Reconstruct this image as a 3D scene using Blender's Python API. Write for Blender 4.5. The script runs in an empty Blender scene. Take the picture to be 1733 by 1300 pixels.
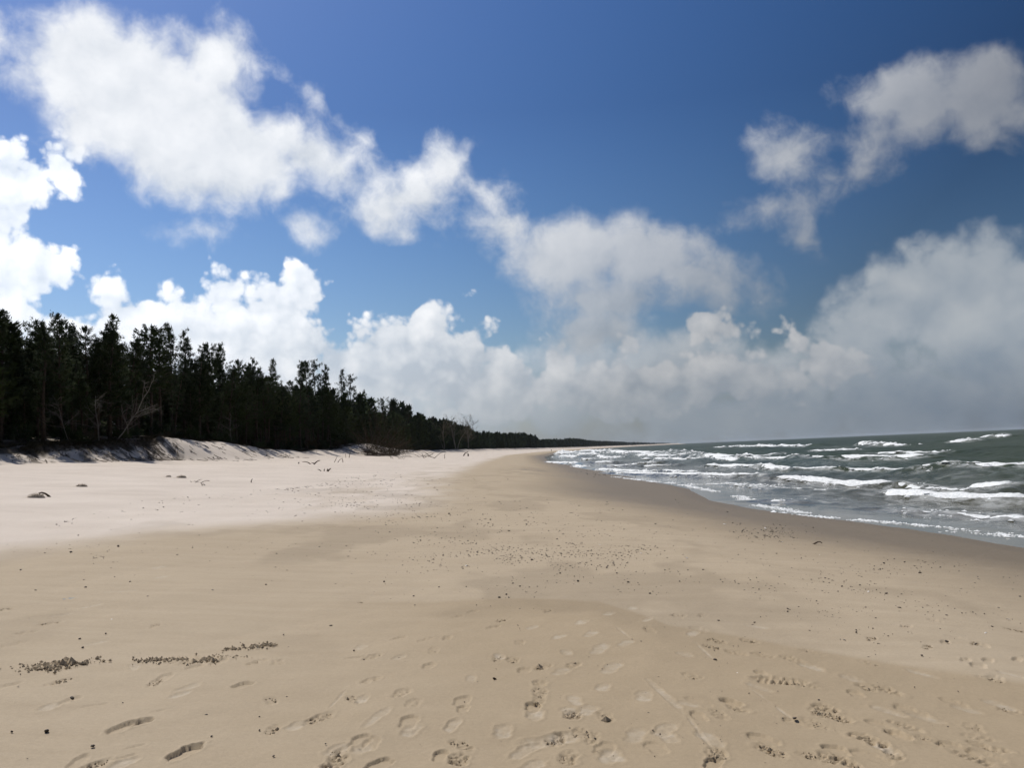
import bpy, math, random
import numpy as np
from mathutils import Matrix, Vector

R = math.radians
C = bpy.context.scene.collection
SC = bpy.context.scene
rng = np.random.default_rng(7)
random.seed(7)

# ------------------------------------------------------------------ camera
FPX, CX, CY = 1471.0, 866.5, 650.0          # focal length and centre of the 1733 x 1300 photograph, in its pixels
EYE = np.array([0.0, 0.0, 1.6])
PITCH, ROLL = R(4.40), R(2.45)
_f = np.array([0, math.cos(PITCH), math.sin(PITCH)])
_u0 = np.array([0, -math.sin(PITCH), math.cos(PITCH)])
_r0 = np.array([1.0, 0, 0])
RT = math.cos(ROLL) * _r0 - math.sin(ROLL) * _u0
UP = math.sin(ROLL) * _r0 + math.cos(ROLL) * _u0
FW = _f
cam_d = bpy.data.cameras.new('camera')
cam_d.sensor_width = 36.0
cam_d.lens = 36.0 * FPX / 1733.0
cam_d.clip_start, cam_d.clip_end = 0.05, 60000
cam = bpy.data.objects.new('camera', cam_d)
C.objects.link(cam)
cam.matrix_world = Matrix(((RT[0], UP[0], -FW[0], EYE[0]), (RT[1], UP[1], -FW[1], EYE[1]),
                           (RT[2], UP[2], -FW[2], EYE[2]), (0, 0, 0, 1)))
SC.camera = cam


def ray(px, py):
    d = FW + RT * ((px - CX) / FPX) + UP * ((CY - py) / FPX)
    return d / np.linalg.norm(d)


def project(p):
    d = np.asarray(p, float) - EYE
    w = d @ FW
    return CX + FPX * (d @ RT) / w, CY - FPX * (d @ UP) / w


def at_z(px, py, z):
    d = ray(px, py)
    t = (z - EYE[2]) / d[2]
    return EYE + d * t


# ------------------------------------------------------------------ sky, sun, exposure
SUN_AZ, SUN_EL = R(-42), R(53)              # azimuth measured from straight ahead (+Y) towards the right
SUN_DIR = np.array([math.sin(SUN_AZ) * math.cos(SUN_EL), math.cos(SUN_AZ) * math.cos(SUN_EL), math.sin(SUN_EL)])
SC.view_settings.view_transform = 'Standard'
SC.view_settings.look = 'None'
SC.view_settings.gamma = 1
SC.view_settings.exposure = 0.0
SC.view_settings.use_curve_mapping = False
SC.render.engine = 'CYCLES'
SC.cycles.use_adaptive_sampling = True
SC.cycles.adaptive_threshold = 0.02
SC.cycles.adaptive_min_samples = 16
SC.cycles.max_bounces = 6
SC.cycles.diffuse_bounces = 2
SC.cycles.glossy_bounces = 3
SC.cycles.transparent_max_bounces = 8
SC.cycles.use_denoising = True

sun_d = bpy.data.lights.new('sun', 'SUN')
sun_d.energy = 4.2
sun_d.angle = R(0.55)
sun_d.color = (1.0, 0.955, 0.88)
sun = bpy.data.objects.new('sun', sun_d)
sun.rotation_euler = Vector(SUN_DIR).to_track_quat('Z', 'Y').to_euler()
sun.location = (-60, 60, 90)
C.objects.link(sun)

W = bpy.data.worlds.new('World')
SC.world = W
W.use_nodes = True
WN = W.node_tree
W.cycles.sampling_method = 'NONE'
WN.nodes.clear()


class NB:
    """tiny node builder"""
    def __init__(self, tree):
        self.t = tree

    def node(self, kind, **kw):
        n = self.t.nodes.new(kind)
        for k, v in kw.items():
            setattr(n, k, v)
        return n

    def put(self, sock, v):
        if isinstance(v, bpy.types.NodeSocket):
            self.t.links.new(v, sock)
        else:
            sock.default_value = v

    def m(self, op, a, b=None, c=None, clamp=False):
        n = self.node('ShaderNodeMath', operation=op, use_clamp=clamp)
        self.put(n.inputs[0], a)
        if b is not None:
            self.put(n.inputs[1], b)
        if c is not None:
            self.put(n.inputs[2], c)
        return n.outputs[0]

    def v(self, op, a, b=None, out=0):
        n = self.node('ShaderNodeVectorMath', operation=op)
        self.put(n.inputs[0], a)
        if b is not None:
            if op == 'SCALE':
                self.put(n.inputs['Scale'], b)
            else:
                self.put(n.inputs[1], b)
        return n.outputs['Value'] if op in ('LENGTH', 'DOT_PRODUCT', 'DISTANCE') else n.outputs[0]

    def rng(self, x, a, b, c=0.0, d=1.0, smooth=False):
        n = self.node('ShaderNodeMapRange', clamp=True)
        n.interpolation_type = 'SMOOTHSTEP' if smooth else 'LINEAR'
        for k, val in zip(('Value', 'From Min', 'From Max', 'To Min', 'To Max'), (x, a, b, c, d)):
            self.put(n.inputs[k], val)
        return n.outputs['Result']

    def mix(self, f, a, b, blend='MIX'):
        n = self.node('ShaderNodeMix', data_type='RGBA', blend_type=blend)
        self.put(n.inputs[0], f)
        self.put(n.inputs[6], (*a, 1) if isinstance(a, tuple) and len(a) == 3 else a)
        self.put(n.inputs[7], (*b, 1) if isinstance(b, tuple) and len(b) == 3 else b)
        return n.outputs[2]

    def noise(self, vec, scale, detail=4, rough=0.5, lac=2.0, dist=0.0, color=False):
        n = self.node('ShaderNodeTexNoise', noise_dimensions='3D')
        self.put(n.inputs['Vector'], vec)
        n.inputs['Scale'].default_value = scale
        n.inputs['Detail'].default_value = detail
        n.inputs['Roughness'].default_value = rough
        n.inputs['Lacunarity'].default_value = lac
        n.inputs['Distortion'].default_value = dist
        return n.outputs['Color'] if color else n.outputs['Fac']

    def voro(self, vec, scale, detail=2, rough=0.5, smooth=0.0):
        n = self.node('ShaderNodeTexVoronoi', voronoi_dimensions='3D', feature='SMOOTH_F1' if smooth else 'F1')
        self.put(n.inputs['Vector'], vec)
        n.inputs['Scale'].default_value = scale
        n.inputs['Detail'].default_value = detail
        n.inputs['Roughness'].default_value = rough
        n.inputs['Lacunarity'].default_value = 2.1
        if smooth:
            n.inputs['Smoothness'].default_value = smooth
        return n.outputs['Distance']


def azel(px, py):
    d = ray(px, py)
    return np.array([math.atan2(d[0], d[1]), math.asin(d[2])]) * 10.0   # tenths of a radian


def cloud_field(name, blobs, k, warp, noises, tap=None):
    """node group: sky position (az, el) -> how far inside the cloud that point lies"""
    g = bpy.data.node_groups.new(name, 'ShaderNodeTree')
    g.interface.new_socket('P', in_out='INPUT', socket_type='NodeSocketVector')
    g.interface.new_socket('F', in_out='OUTPUT', socket_type='NodeSocketFloat')
    g.interface.new_socket('F1', in_out='OUTPUT', socket_type='NodeSocketFloat')
    b = NB(g)
    gi, go = b.node('NodeGroupInput'), b.node('NodeGroupOutput')
    P = gi.outputs[0]
    wv = b.v('SUBTRACT', b.noise(P, warp[0], 2, 0.5, color=True), (0.5, 0.5, 0.5))
    Q = b.v('ADD', P, b.v('SCALE', wv, warp[1]))
    Q0 = b.v('MULTIPLY', Q, (1, 1, 0))
    acc = None
    for nth, (cx, cy, rx, ry, rot) in enumerate(blobs):
        if nth and nth % 6 == 0:                 # makes the renderer work through the list in order (it has a small stack)
            Q0 = b.v('ADD', Q0, b.v('SCALE', (1e-7, 1e-7, 0), acc))
        c = azel(cx, cy)
        cr, sr = math.cos(R(rot)), math.sin(R(rot))
        a = azel(cx + rx * cr, cy - rx * sr) - c
        e = azel(cx - ry * sr, cy - ry * cr) - c
        ra, re_ = np.linalg.norm(a), np.linalg.norm(e)
        mp = b.node('ShaderNodeMapping', vector_type='TEXTURE')
        mp.inputs['Location'].default_value = (c[0], c[1], 0)
        mp.inputs['Rotation'].default_value = (0, 0, math.atan2(a[1], a[0]))
        mp.inputs['Scale'].default_value = (ra, re_, 1.0)
        b.put(mp.inputs['Vector'], Q0)
        ln = b.v('LENGTH', mp.outputs[0])
        rm = min(ra, re_)
        s = b.m('MULTIPLY_ADD', ln, -rm, rm)
        acc = s if acc is None else b.m('SMOOTH_MAX', acc, s, k)
    F = b.m('MINIMUM', acc, 0.55)
    F1 = F
    for (kind, scale, detail, rough, amp) in noises:
        off = b.v('ADD', Q, (3.7 * scale, 1.3, 5.1 + scale))
        if kind == 'n':
            n = b.m('SUBTRACT', b.noise(off, scale, detail, rough), 0.5)
        else:
            n = b.m('SUBTRACT', (0.60, 0.78, 0.92)[min(detail, 2)], b.voro(off, scale, detail, rough, 0.35 if kind == 's' else 0))
        F = b.m('MULTIPLY_ADD', n, amp, F)
        if tap:
            off = b.v('ADD', off, tap)
            if kind == 'n':
                n = b.m('SUBTRACT', b.noise(off, scale, max(detail - 2, 1), rough), 0.5)
            else:
                n = b.m('SUBTRACT', (0.60, 0.78, 0.92)[min(detail, 2)], b.voro(off, scale, max(detail - 1, 1), rough))
            F1 = b.m('MULTIPLY_ADD', n, amp, F1)
    b.put(go.inputs[0], F)
    b.put(go.inputs[1], F1)
    return g


# every ellipse: centre, half axes and tilt, written in the photograph's pixels, turned into directions of the sky
soft = cloud_field('soft_cloud', [
    (128, 95, 100, 85, 20), (215, 165, 140, 128, 0), (310, 225, 130, 115, -15), (395, 265, 120, 85, -15), (520, 262, 95, 50, -22),
    (370, 110, 70, 60, -20), (590, 262, 62, 22, -25), (612, 235, 46, 8, -38), (-90, 60, 90, 70, 0),
    (690, 338, 98, 46, 8), (752, 285, 40, 46, -40), (805, 318, 56, 16, -20), (622, 372, 36, 14, -20), (835, 378, 55, 18, -10),
    (980, 430, 125, 66, 5), (1090, 430, 110, 62, -10), (1195, 468, 90, 44, -20), (1030, 505, 110, 42, 0), (1010, 560, 80, 45, 0),
    (510, 382, 24, 12, -30), (350, 392, 22, 8, 0),
    (1560, 165, 128, 66, 8), (1670, 165, 100, 75, -10), (1500, 225, 75, 36, 10), (1335, 262, 60, 42, -10), (1405, 300, 42, 14, 0),
    (1312, 352, 52, 18, 15), (1355, 400, 22, 10, -50),
], 0.16, (2.2, 0.22), [('v', 2.6, 0, 0.5, 0.17), ('n', 2.3, 8, 0.62, 0.56)], (-0.14, 0.26, 0))

crisp = cloud_field('heaped_cloud', [
    (5, 295, 95, 62, 8), (98, 275, 55, 48, 0), (0, 385, 50, 80, 0), (40, 470, 85, 72, 0), (0, 570, 190, 90, 0), (-120, 420, 130, 220, 0),
    (375, 503, 52, 50, 0), (490, 508, 62, 58, 0), (512, 480, 34, 32, 0), (440, 580, 140, 85, 0), (270, 570, 160, 84, 0), (198, 502, 38, 50, 0), (285, 500, 50, 36, 0), (150, 575, 90, 60, 0),
    (300, 670, 360, 100, 0),
    (730, 545, 50, 58, 0), (690, 600, 120, 75, 0), (800, 595, 78, 46, -12), (620, 640, 120, 70, 0), (820, 660, 130, 70, 0),
    (1185, 550, 30, 30, 0), (1235, 553, 66, 22, 0), (1160, 600, 30, 30, 0), (945, 610, 40, 45, 0), (1075, 590, 28, 30, 0), (1150, 640, 60, 40, 0), (1040, 660, 150, 60, 0), (1250, 640, 130, 50, 0), (1420, 610, 90, 36, -10),
], 0.12, (4.0, 0.08), [('v', 2.6, 2, 0.55, 0.36), ('n', 6.0, 5, 0.62, 0.22)], (-0.13, 0.17, 0))

veil = cloud_field('grey_cloud', [
    (1590, 505, 190, 85, 10), (1470, 560, 150, 50, 8), (1700, 560, 180, 120, 0), (1620, 450, 120, 44, 0), (1440, 610, 110, 44, -8), (1330, 640, 120, 50, 0), (1080, 605, 60, 46, 0), (960, 620, 70, 54, 0), (1230, 610, 120, 40, 0),
    (1150, 640, 260, 70, 0), (1230, 705, 240, 60, 0), (900, 670, 260, 60, 0), (700, 690, 260, 60, 0), (1500, 680, 330, 60, 0), (1900, 560, 250, 160, 0), (300, 720, 420, 80, 0),
], 0.25, (1.8, 0.22), [('v', 2.3, 1, 0.5, 0.26), ('n', 1.8, 6, 0.60, 0.55)], (-0.12, 0.30, 0))

b = NB(WN)
tc = b.node('ShaderNodeTexCoord')
D = tc.outputs['Generated']
sx = b.node('ShaderNodeSeparateXYZ')
b.put(sx.inputs[0], D)
az = b.m('MULTIPLY', b.m('ARCTAN2', sx.outputs[0], sx.outputs[1]), 10.0)
el = b.m('MULTIPLY', b.m('ARCSINE', sx.outputs[2]), 10.0)
cb = b.node('ShaderNodeCombineXYZ')
b.put(cb.inputs[0], az)
b.put(cb.inputs[1], el)
P = cb.outputs[0]

sky = b.node('ShaderNodeTexSky', sky_type='NISHITA')
sky.sun_disc = False
sky.sun_elevation = SUN_EL
sky.sun_rotation = SUN_AZ
sky.air_density = 1.0
sky.dust_density = 0.7
sky.ozone_density = 4.0
SKY_K = 0.066
hs = b.node('ShaderNodeHueSaturation')               # the camera's colour rendering of blue sky
hs.inputs['Saturation'].default_value = 1.25
b.put(hs.inputs['Color'], sky.outputs[0])
cosang = b.v('DOT_PRODUCT', D, tuple(SUN_DIR))
aureole = b.rng(cosang, 0.40, 0.95, 0.45, 1.50)          # the air scatters more light close to the sun
base = b.v('MULTIPLY', b.v('SCALE', hs.outputs[0], b.m('MULTIPLY', aureole, SKY_K)), b.mix(b.rng(el, 0.6, 3.8), (1.75, 1.62, 1.58), (0.86, 0.86, 0.99)))
bright = b.rng(cosang, 0.44, 0.72, 0.46, 1.07)          # clouds scatter forward: brighter towards the sun
away = b.rng(b.m('ABSOLUTE', az), 6.6, 9.0, 0, 1, True)  # the sky beyond the frame: scattered cloud of the same kind


def field(grp, off=(0, 0, 0)):
    at = b.v('ADD', P, off) if any(off) else P
    n = b.node('ShaderNodeGroup', node_tree=grp)
    b.put(n.inputs[0], at)
    return n.outputs


# grey undersides of the thicker clouds
shade_grp = cloud_field('cloud_underside', [
    (1080, 505, 150, 44, -4), (1010, 565, 90, 40, 0), (345, 325, 150, 34, -10), (560, 290, 90, 22, -20), (690, 385, 110, 26, 0), (730, 625, 130, 44, 0),
    (1190, 660, 230, 26, -3), (1560, 640, 180, 44, 6), (1450, 690, 260, 24, 0), (40, 350, 60, 26, 0), (560, 590, 44, 60, 0),
], 0.2, (2.4, 0.4), [('n', 3.0, 4, 0.55, 0.5)])
UNDER = b.rng(field(shade_grp)[0], -0.25, 0.40, 0.0, 1.0, True)


def cloud_layer(under, grp, edge0, edge1, light_off, gain, lit, shade, opacity, lo=0.0, k=1.0):
    fo = field(grp)
    F0, F1 = fo[0], (fo[1] if light_off is None else field(grp, light_off)[0])
    a = b.m('MULTIPLY', b.rng(F0, edge0, edge1, 0, 1, True), opacity)
    L = b.m('MULTIPLY_ADD', b.m('SUBTRACT', F0, F1), gain, 0.55, clamp=True)
    thick = b.rng(F0, 0.15, 0.75, 0.0, lo)
    L = b.m('SUBTRACT', b.m('SUBTRACT', L, thick), b.m('MULTIPLY', UNDER, 0.52), clamp=True)
    col = b.v('SCALE', b.mix(L, shade, lit), b.m('MULTIPLY', bright, k))
    return b.mix(a, under, col)


# far scattered cloud outside the frame, from the same noises
gn = b.noise(b.v('MULTIPLY', P, (0.55, 0.95, 1)), 0.9, 7, 0.58)
ga = b.m('MULTIPLY', b.m('MULTIPLY', b.rng(gn, 0.50, 0.66, 0, 0.9, True), away), b.rng(el, 0.2, 2.5))
col = b.mix(ga, base, b.v('SCALE', b.mix(b.rng(gn, 0.5, 0.75), (0.95, 0.96, 0.98), (0.62, 0.65, 0.70)), bright))
col = cloud_layer(col, veil, -0.12, 0.18, None, 1.5, (0.78, 0.83, 0.88), (0.47, 0.56, 0.67), 0.94, k=1.25)
col = cloud_layer(col, crisp, -0.03, 0.10, None, 1.5, (0.98, 0.985, 1.0), (0.54, 0.60, 0.68), 0.95, k=1.26)
col = cloud_layer(col, soft, -0.13, 0.23, None, 1.1, (0.97, 0.98, 1.0), (0.58, 0.63, 0.70), b.rng(cosang, 0.44, 0.66, 0.66, 0.97))
# the murk low over the horizon
hz = b.m('MULTIPLY', b.rng(el, 0.0, 1.1, 1, 0, True), 0.75)
col = b.mix(hz, col, b.v('SCALE', b.mix(b.rng(az, 0.0, 5.5), (0.62, 0.71, 0.79), (0.26, 0.34, 0.46)), bright))
bg = b.node('ShaderNodeBackground')
b.put(bg.inputs['Color'], col)
bg.inputs['Strength'].default_value = 1.0
wo = b.node('ShaderNodeOutputWorld')
b.put(wo.inputs['Surface'], bg.outputs[0])


# ------------------------------------------------------------------ numeric noise used to shape the land and the water
def _hash(ix, iy, seed):
    h = (ix.astype(np.int64) * 374761393 + iy.astype(np.int64) * 668265263 + seed * 974634777) & 0xFFFFFFFF
    h = ((h ^ (h >> 13)) * 1274126177) & 0xFFFFFFFF
    h = (h ^ (h >> 16)) & 0xFFFFFF
    return h / float(0xFFFFFF)


def vnoise(x, y, seed=0):
    x = np.asarray(x, float)
    y = np.asarray(y, float)
    ix, iy = np.floor(x), np.floor(y)
    fx, fy = x - ix, y - iy
    fx = fx * fx * fx * (fx * (fx * 6 - 15) + 10)
    fy = fy * fy * fy * (fy * (fy * 6 - 15) + 10)
    a, b_ = _hash(ix, iy, seed), _hash(ix + 1, iy, seed)
    c, d = _hash(ix, iy + 1, seed), _hash(ix + 1, iy + 1, seed)
    return (a * (1 - fx) + b_ * fx) * (1 - fy) + (c * (1 - fx) + d * fx) * fy


def fbm(x, y, octaves=4, gain=0.5, seed=0):
    s, a, t = 0.0, 1.0, 0.0
    for k in range(octaves):
        s = s + a * vnoise(x * 2 ** k + 17.3 * k, y * 2 ** k - 9.1 * k, seed + k)
        t += a
        a *= gain
    return s / t - 0.5


def sstep(a, b_, x):
    t = np.clip((x - a) / (b_ - a), 0, 1)
    return t * t * (3 - 2 * t)


# ------------------------------------------------------------------ the lie of the land
SEA_Z = -1.0
_SY = [-400, -20, 5, 12, 18.5, 22, 26, 33, 40, 50, 62, 80, 110, 150, 200, 300, 570, 800, 1300, 1800, 3000, 4000, 4700, 5000, 5200, 9000]
_SX = [11.0, 11.2, 11.6, 11.6, 11.1, 10.9, 10.3, 9.0, 8.7, 9.8, 9.6, 9.4, 9.0, 8.0, 7.4, 10, 29, 55, 112, 200, 430, 720, 930, 900, 500, -9000]


def shore(Y):
    return np.interp(Y, _SY, _SX) + 0.35 * fbm(Y / 9.0, Y * 0 + 3.3, 3, 0.5, 11) * sstep(150, 40, Y)


def coast(Y):                                   # the same line smoothed, for dune and forest
    return np.interp(Y, [-400, 150, 300, 570, 800, 1300, 1800, 3000, 4000, 4700, 5000, 5200, 9000],
                     [10, 9, 10, 29, 55, 112, 200, 430, 720, 930, 900, 500, -9000])


_TP = [-400, -60, -46, -40, -30, -20, -14, -10.5, -8.5, -3, 0, 6, 20, 60, 200, 20000]
_TZ = [2.6, 2.5, 2.2, 2.0, 1.25, 0.52, 0.16, 0.02, -0.10, -0.70, -1.0, -1.32, -2.0, -3.0, -7.0, -9.0]


def beach_z(X, Y):
    t = X - shore(Y)
    z = np.interp(t, _TP, _TZ)
    far = sstep(20, 60, Y)
    z = z + 0.10 * fbm(X / 7.0, Y / 11.0, 3, 0.5, 21) * sstep(-6, -14, t)
    z = z + 0.35 * fbm(X / 9.0, Y / 14.0, 3, 0.5, 23) * sstep(-22, -32, t) * far
    return z


_CY = [0, 40, 60, 70, 80, 86, 92, 100, 108, 117, 127, 138, 150, 165, 185, 205, 225, 250, 290, 340, 420, 600, 9000]
_CZ = [3.4, 3.3, 3.3, 3.7, 4.2, 4.5, 4.35, 4.1, 4.0, 3.6, 3.3, 3.1, 3.1, 3.3, 4.0, 4.7, 4.2, 3.6, 3.3, 3.2, 3.4, 3.6, 4.5]
_WY = [0, 60, 78, 83, 88, 96, 104, 110, 120, 140, 180, 205, 240, 9000]      # width of the slope below the crest
_WW = [3.0, 3.0, 3.2, 3.6, 7.0, 8.0, 7.0, 5.0, 6.0, 6.0, 7.0, 9.0, 7.0, 7.0]


def dune_lines(Y):
    """crest line X, crest height and slope width"""
    k = coast(Y) - 9.5
    cx = -35.2 + k + 1.6 * fbm(Y / 13.0, Y * 0 + 1.7, 3, 0.5, 31) + 1.0 * np.exp(-((Y - 76) / 6.0) ** 2)
    return cx, np.interp(Y, _CY, _CZ) + 0.35 * fbm(Y / 6.0, Y * 0, 3, 0.5, 32), np.interp(Y, _WY, _WW)


_LY = np.concatenate([np.arange(0, 600, 0.25), np.geomspace(600, 9000, 1500)])
_LX, _LZ, _LW = dune_lines(_LY)


def crest_at(y):
    return float(np.interp(y, _LY, _LX))


def width_at(y):
    return float(np.interp(y, _LY, _LW))


def ground_z(X, Y):
    X = np.asarray(X, float)
    Y = np.asarray(Y, float)
    z = beach_z(X, Y)
    cx, cz, w = dune_lines(Y)
    d = (X - cx) / w                            # 0 at the crest, 1 at the foot
    steep = sstep(5.0, 3.2, w)
    prof = (1 - sstep(0.0, 1.0, d)) * (1 - 0.25 * steep) + 0.25 * steep * (1 - sstep(0.0, 0.18, d))
    rel = np.maximum(cz - np.interp(cx - shore(Y), _TP, _TZ), 0.3)
    gul = 0.55 * fbm((X * 0.35 + Y) / 2.2, X / 6.0, 4, 0.55, 41) + 0.25 * fbm(X / 0.9, Y / 0.9, 3, 0.5, 42)
    bump = np.sin(np.pi * np.clip(d, 0, 1)) * gul * (0.35 + 0.65 * steep)
    z = z + rel * prof + bump * np.where(d > 0, 1, 0)
    back = np.clip(cx - X, 0, 400)
    z = z + 0.03 * np.minimum(back, 60) + 0.5 * fbm(X / 8.0, Y / 8.0, 3, 0.5, 43) * sstep(0.5, 5, back)
    return z


_T = np.concatenate([np.arange(3, 12, 0.02), np.geomspace(12, 900, 1400)])


def on_ground(px, py):
    """where the sight line of a photograph pixel first meets the land"""
    d = ray(px, py)
    Q = EYE + d * _T[:, None]
    hit = np.nonzero(Q[:, 2] < ground_z(Q[:, 0], Q[:, 1]))[0]
    k = max(int(hit[0]), 1) if len(hit) else len(_T) - 1
    t = np.linspace(_T[k - 1], _T[k], 24)
    Q = EYE + d * t[:, None]
    hit = np.nonzero(Q[:, 2] < ground_z(Q[:, 0], Q[:, 1]))[0]
    p = Q[int(hit[0])] if len(hit) else Q[-1]
    return np.array([p[0], p[1], float(ground_z(p[0], p[1]))])


# ------------------------------------------------------------------ helpers for objects
def tag(o, label=None, cat=None, group=None, kind=None):
    for k, val in (('label', label), ('category', cat), ('group', group), ('kind', kind)):
        if val:
            o[k] = val
    return o


def link(name, me, parent=None, mat=None):
    o = bpy.data.objects.new(name, me)
    C.objects.link(o)
    if parent is not None:
        o.parent = parent
    if mat is not None and me is not None and not me.materials:
        me.materials.append(mat)
    return o


def empty(name, loc=(0, 0, 0), rz=0.0):
    o = bpy.data.objects.new(name, None)
    o.empty_display_size = 0.2
    o.location = [float(c) for c in loc]
    o.rotation_euler = (0, 0, rz)
    C.objects.link(o)
    return o


def mesh_np(name, verts, quads=None, tris=None, smooth=True):
    """mesh from arrays of vertices, quads and triangles"""
    me = bpy.data.meshes.new(name)
    verts = np.asarray(verts, np.float32)
    parts, tot = [], []
    if quads is not None and len(quads):
        parts.append(np.asarray(quads, np.int32).ravel())
        tot.append(np.full(len(quads), 4, np.int32))
    if tris is not None and len(tris):
        parts.append(np.asarray(tris, np.int32).ravel())
        tot.append(np.full(len(tris), 3, np.int32))
    idx, tot = np.concatenate(parts), np.concatenate(tot)
    me.vertices.add(len(verts))
    me.vertices.foreach_set('co', verts.ravel())
    me.loops.add(len(idx))
    me.loops.foreach_set('vertex_index', idx)
    me.polygons.add(len(tot))
    me.polygons.foreach_set('loop_start', np.concatenate(([0], np.cumsum(tot)[:-1])).astype(np.int32))
    me.polygons.foreach_set('loop_total', tot)
    me.polygons.foreach_set('use_smooth', np.full(len(tot), smooth))
    me.update()
    me.validate()
    return me


def attr(me, name, values):
    a = me.attributes.new(name, 'FLOAT', 'POINT')
    a.data.foreach_set('value', np.asarray(values, np.float32))


class MB:
    """collects vertices and faces of tubes, lumps and blades into one mesh"""
    def __init__(self):
        self.v, self.q, self.t, self.n = [], [], [], 0

    def add(self, v, q=None, t=None):
        v = np.asarray(v, float)
        if q is not None and len(q):
            self.q.append(np.asarray(q, int) + self.n)
        if t is not None and len(t):
            self.t.append(np.asarray(t, int) + self.n)
        self.v.append(v)
        self.n += len(v)

    def tube(self, pts, radii, sides=6, cap=True):
        pts = np.asarray(pts, float)
        n = len(pts)
        radii = np.broadcast_to(np.asarray(radii, float), (n,))
        tan = np.gradient(pts, axis=0)
        tan /= np.linalg.norm(tan, axis=1)[:, None] + 1e-9
        ref = np.array([0.13, 0.31, 0.94]) if abs(tan[0][2]) < 0.8 else np.array([1.0, 0.2, 0.1])
        a = np.cross(tan, ref)
        a /= np.linalg.norm(a, axis=1)[:, None] + 1e-9
        c = np.cross(tan, a)
        th = np.linspace(0, 2 * np.pi, sides, endpoint=False)
        ring = a[:, None, :] * np.cos(th)[None, :, None] + c[:, None, :] * np.sin(th)[None, :, None]
        v = (pts[:, None, :] + ring * radii[:, None, None]).reshape(-1, 3)
        i = np.arange(n - 1)[:, None] * sides + np.arange(sides)[None, :]
        j = np.arange(n - 1)[:, None] * sides + (np.arange(sides)[None, :] + 1) % sides
        q = np.stack([i, j, j + sides, i + sides], -1).reshape(-1, 4)
        t = []
        if cap:
            v = np.vstack([v, pts[0], pts[-1]])
            for s in range(sides):
                t.append((n * sides, (s + 1) % sides, s))
                t.append((n * sides + 1, (n - 1) * sides + s, (n - 1) * sides + (s + 1) % sides))
        self.add(v, q, t)

    def lump(self, c, r, seed=0, rough=0.25, seg=7, rings=5, tilt=0.0):
        """an uneven stone or clod"""
        g = np.random.default_rng(seed)
        ph = np.linspace(0, np.pi, rings + 1)[1:-1]
        th = np.linspace(0, 2 * np.pi, seg, endpoint=False)
        v = [(0, 0, 1)]
        for p_ in ph:
            for t_ in th:
                v.append((math.sin(p_) * math.cos(t_), math.sin(p_) * math.sin(t_), math.cos(p_)))
        v.append((0, 0, -1))
        v = np.array(v)
        v = v * (1 + rough * (g.random(len(v)) - 0.5) * 2)[:, None]
        v = v * np.asarray(r, float)
        ca, sa = math.cos(tilt), math.sin(tilt)
        v = np.stack([v[:, 0] * ca - v[:, 1] * sa, v[:, 0] * sa + v[:, 1] * ca, v[:, 2]], 1) + np.asarray(c, float)
        t, q = [], []
        for s in range(seg):
            t.append((0, 1 + s, 1 + (s + 1) % seg))
            b0 = 1 + (rings - 2) * seg
            t.append((len(v) - 1, b0 + (s + 1) % seg, b0 + s))
            for k in range(rings - 2):
                a0, a1 = 1 + k * seg + s, 1 + k * seg + (s + 1) % seg
                q.append((a0, a0 + seg, a1 + seg, a1))
        self.add(v, q, t)

    def mesh(self, name, smooth=True):
        return mesh_np(name, np.vstack(self.v), np.vstack(self.q) if self.q else None,
                       np.vstack(self.t) if self.t else None, smooth)

    def build(self, name, mat, parent=None, smooth=True):
        return link(name, self.mesh(name, smooth), parent, mat)


def material(name):
    m = bpy.data.materials.new(name)
    m.use_nodes = True
    m.node_tree.nodes.clear()
    nb = NB(m.node_tree)
    out = nb.node('ShaderNodeOutputMaterial')
    bs = nb.node('ShaderNodeBsdfPrincipled')
    m.node_tree.links.new(bs.outputs[0], out.inputs['Surface'])
    return m, nb, bs


def bump(nb, bs, height, strength=0.5, dist=0.01):
    bp = nb.node('ShaderNodeBump')
    bp.inputs['Strength'].default_value = strength
    bp.inputs['Distance'].default_value = dist
    nb.put(bp.inputs['Height'], height)
    nb.t.links.new(bp.outputs[0], bs.inputs['Normal'])


def simple_mat(name, c0, c1, scale=8.0, rough=0.85, bump_k=0.0, spec=0.3):
    m, nb, bs = material(name)
    geo = nb.node('ShaderNodeTexCoord').outputs['Object']
    oi = nb.node('ShaderNodeObjectInfo').outputs['Random']
    n = nb.noise(nb.v('ADD', geo, oi), scale, 4, 0.6)
    f = nb.rng(nb.m('MULTIPLY_ADD', nb.m('SUBTRACT', oi, 0.5), 0.25, n), 0.3, 0.7)
    nb.put(bs.inputs['Base Color'], nb.mix(f, c0, c1))
    bs.inputs['Roughness'].default_value = rough
    bs.inputs['Specular IOR Level'].default_value = spec
    if bump_k:
        bump(nb, bs, n, bump_k, 0.02)
    return m


# ------------------------------------------------------------------ sand
sand_mat, nb, bs = material('sand')
geo = nb.node('ShaderNodeNewGeometry')
pos = geo.outputs['Position']


def at(name):
    n = nb.node('ShaderNodeAttribute')
    n.attribute_name = name
    return n.outputs['Fac']


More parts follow.
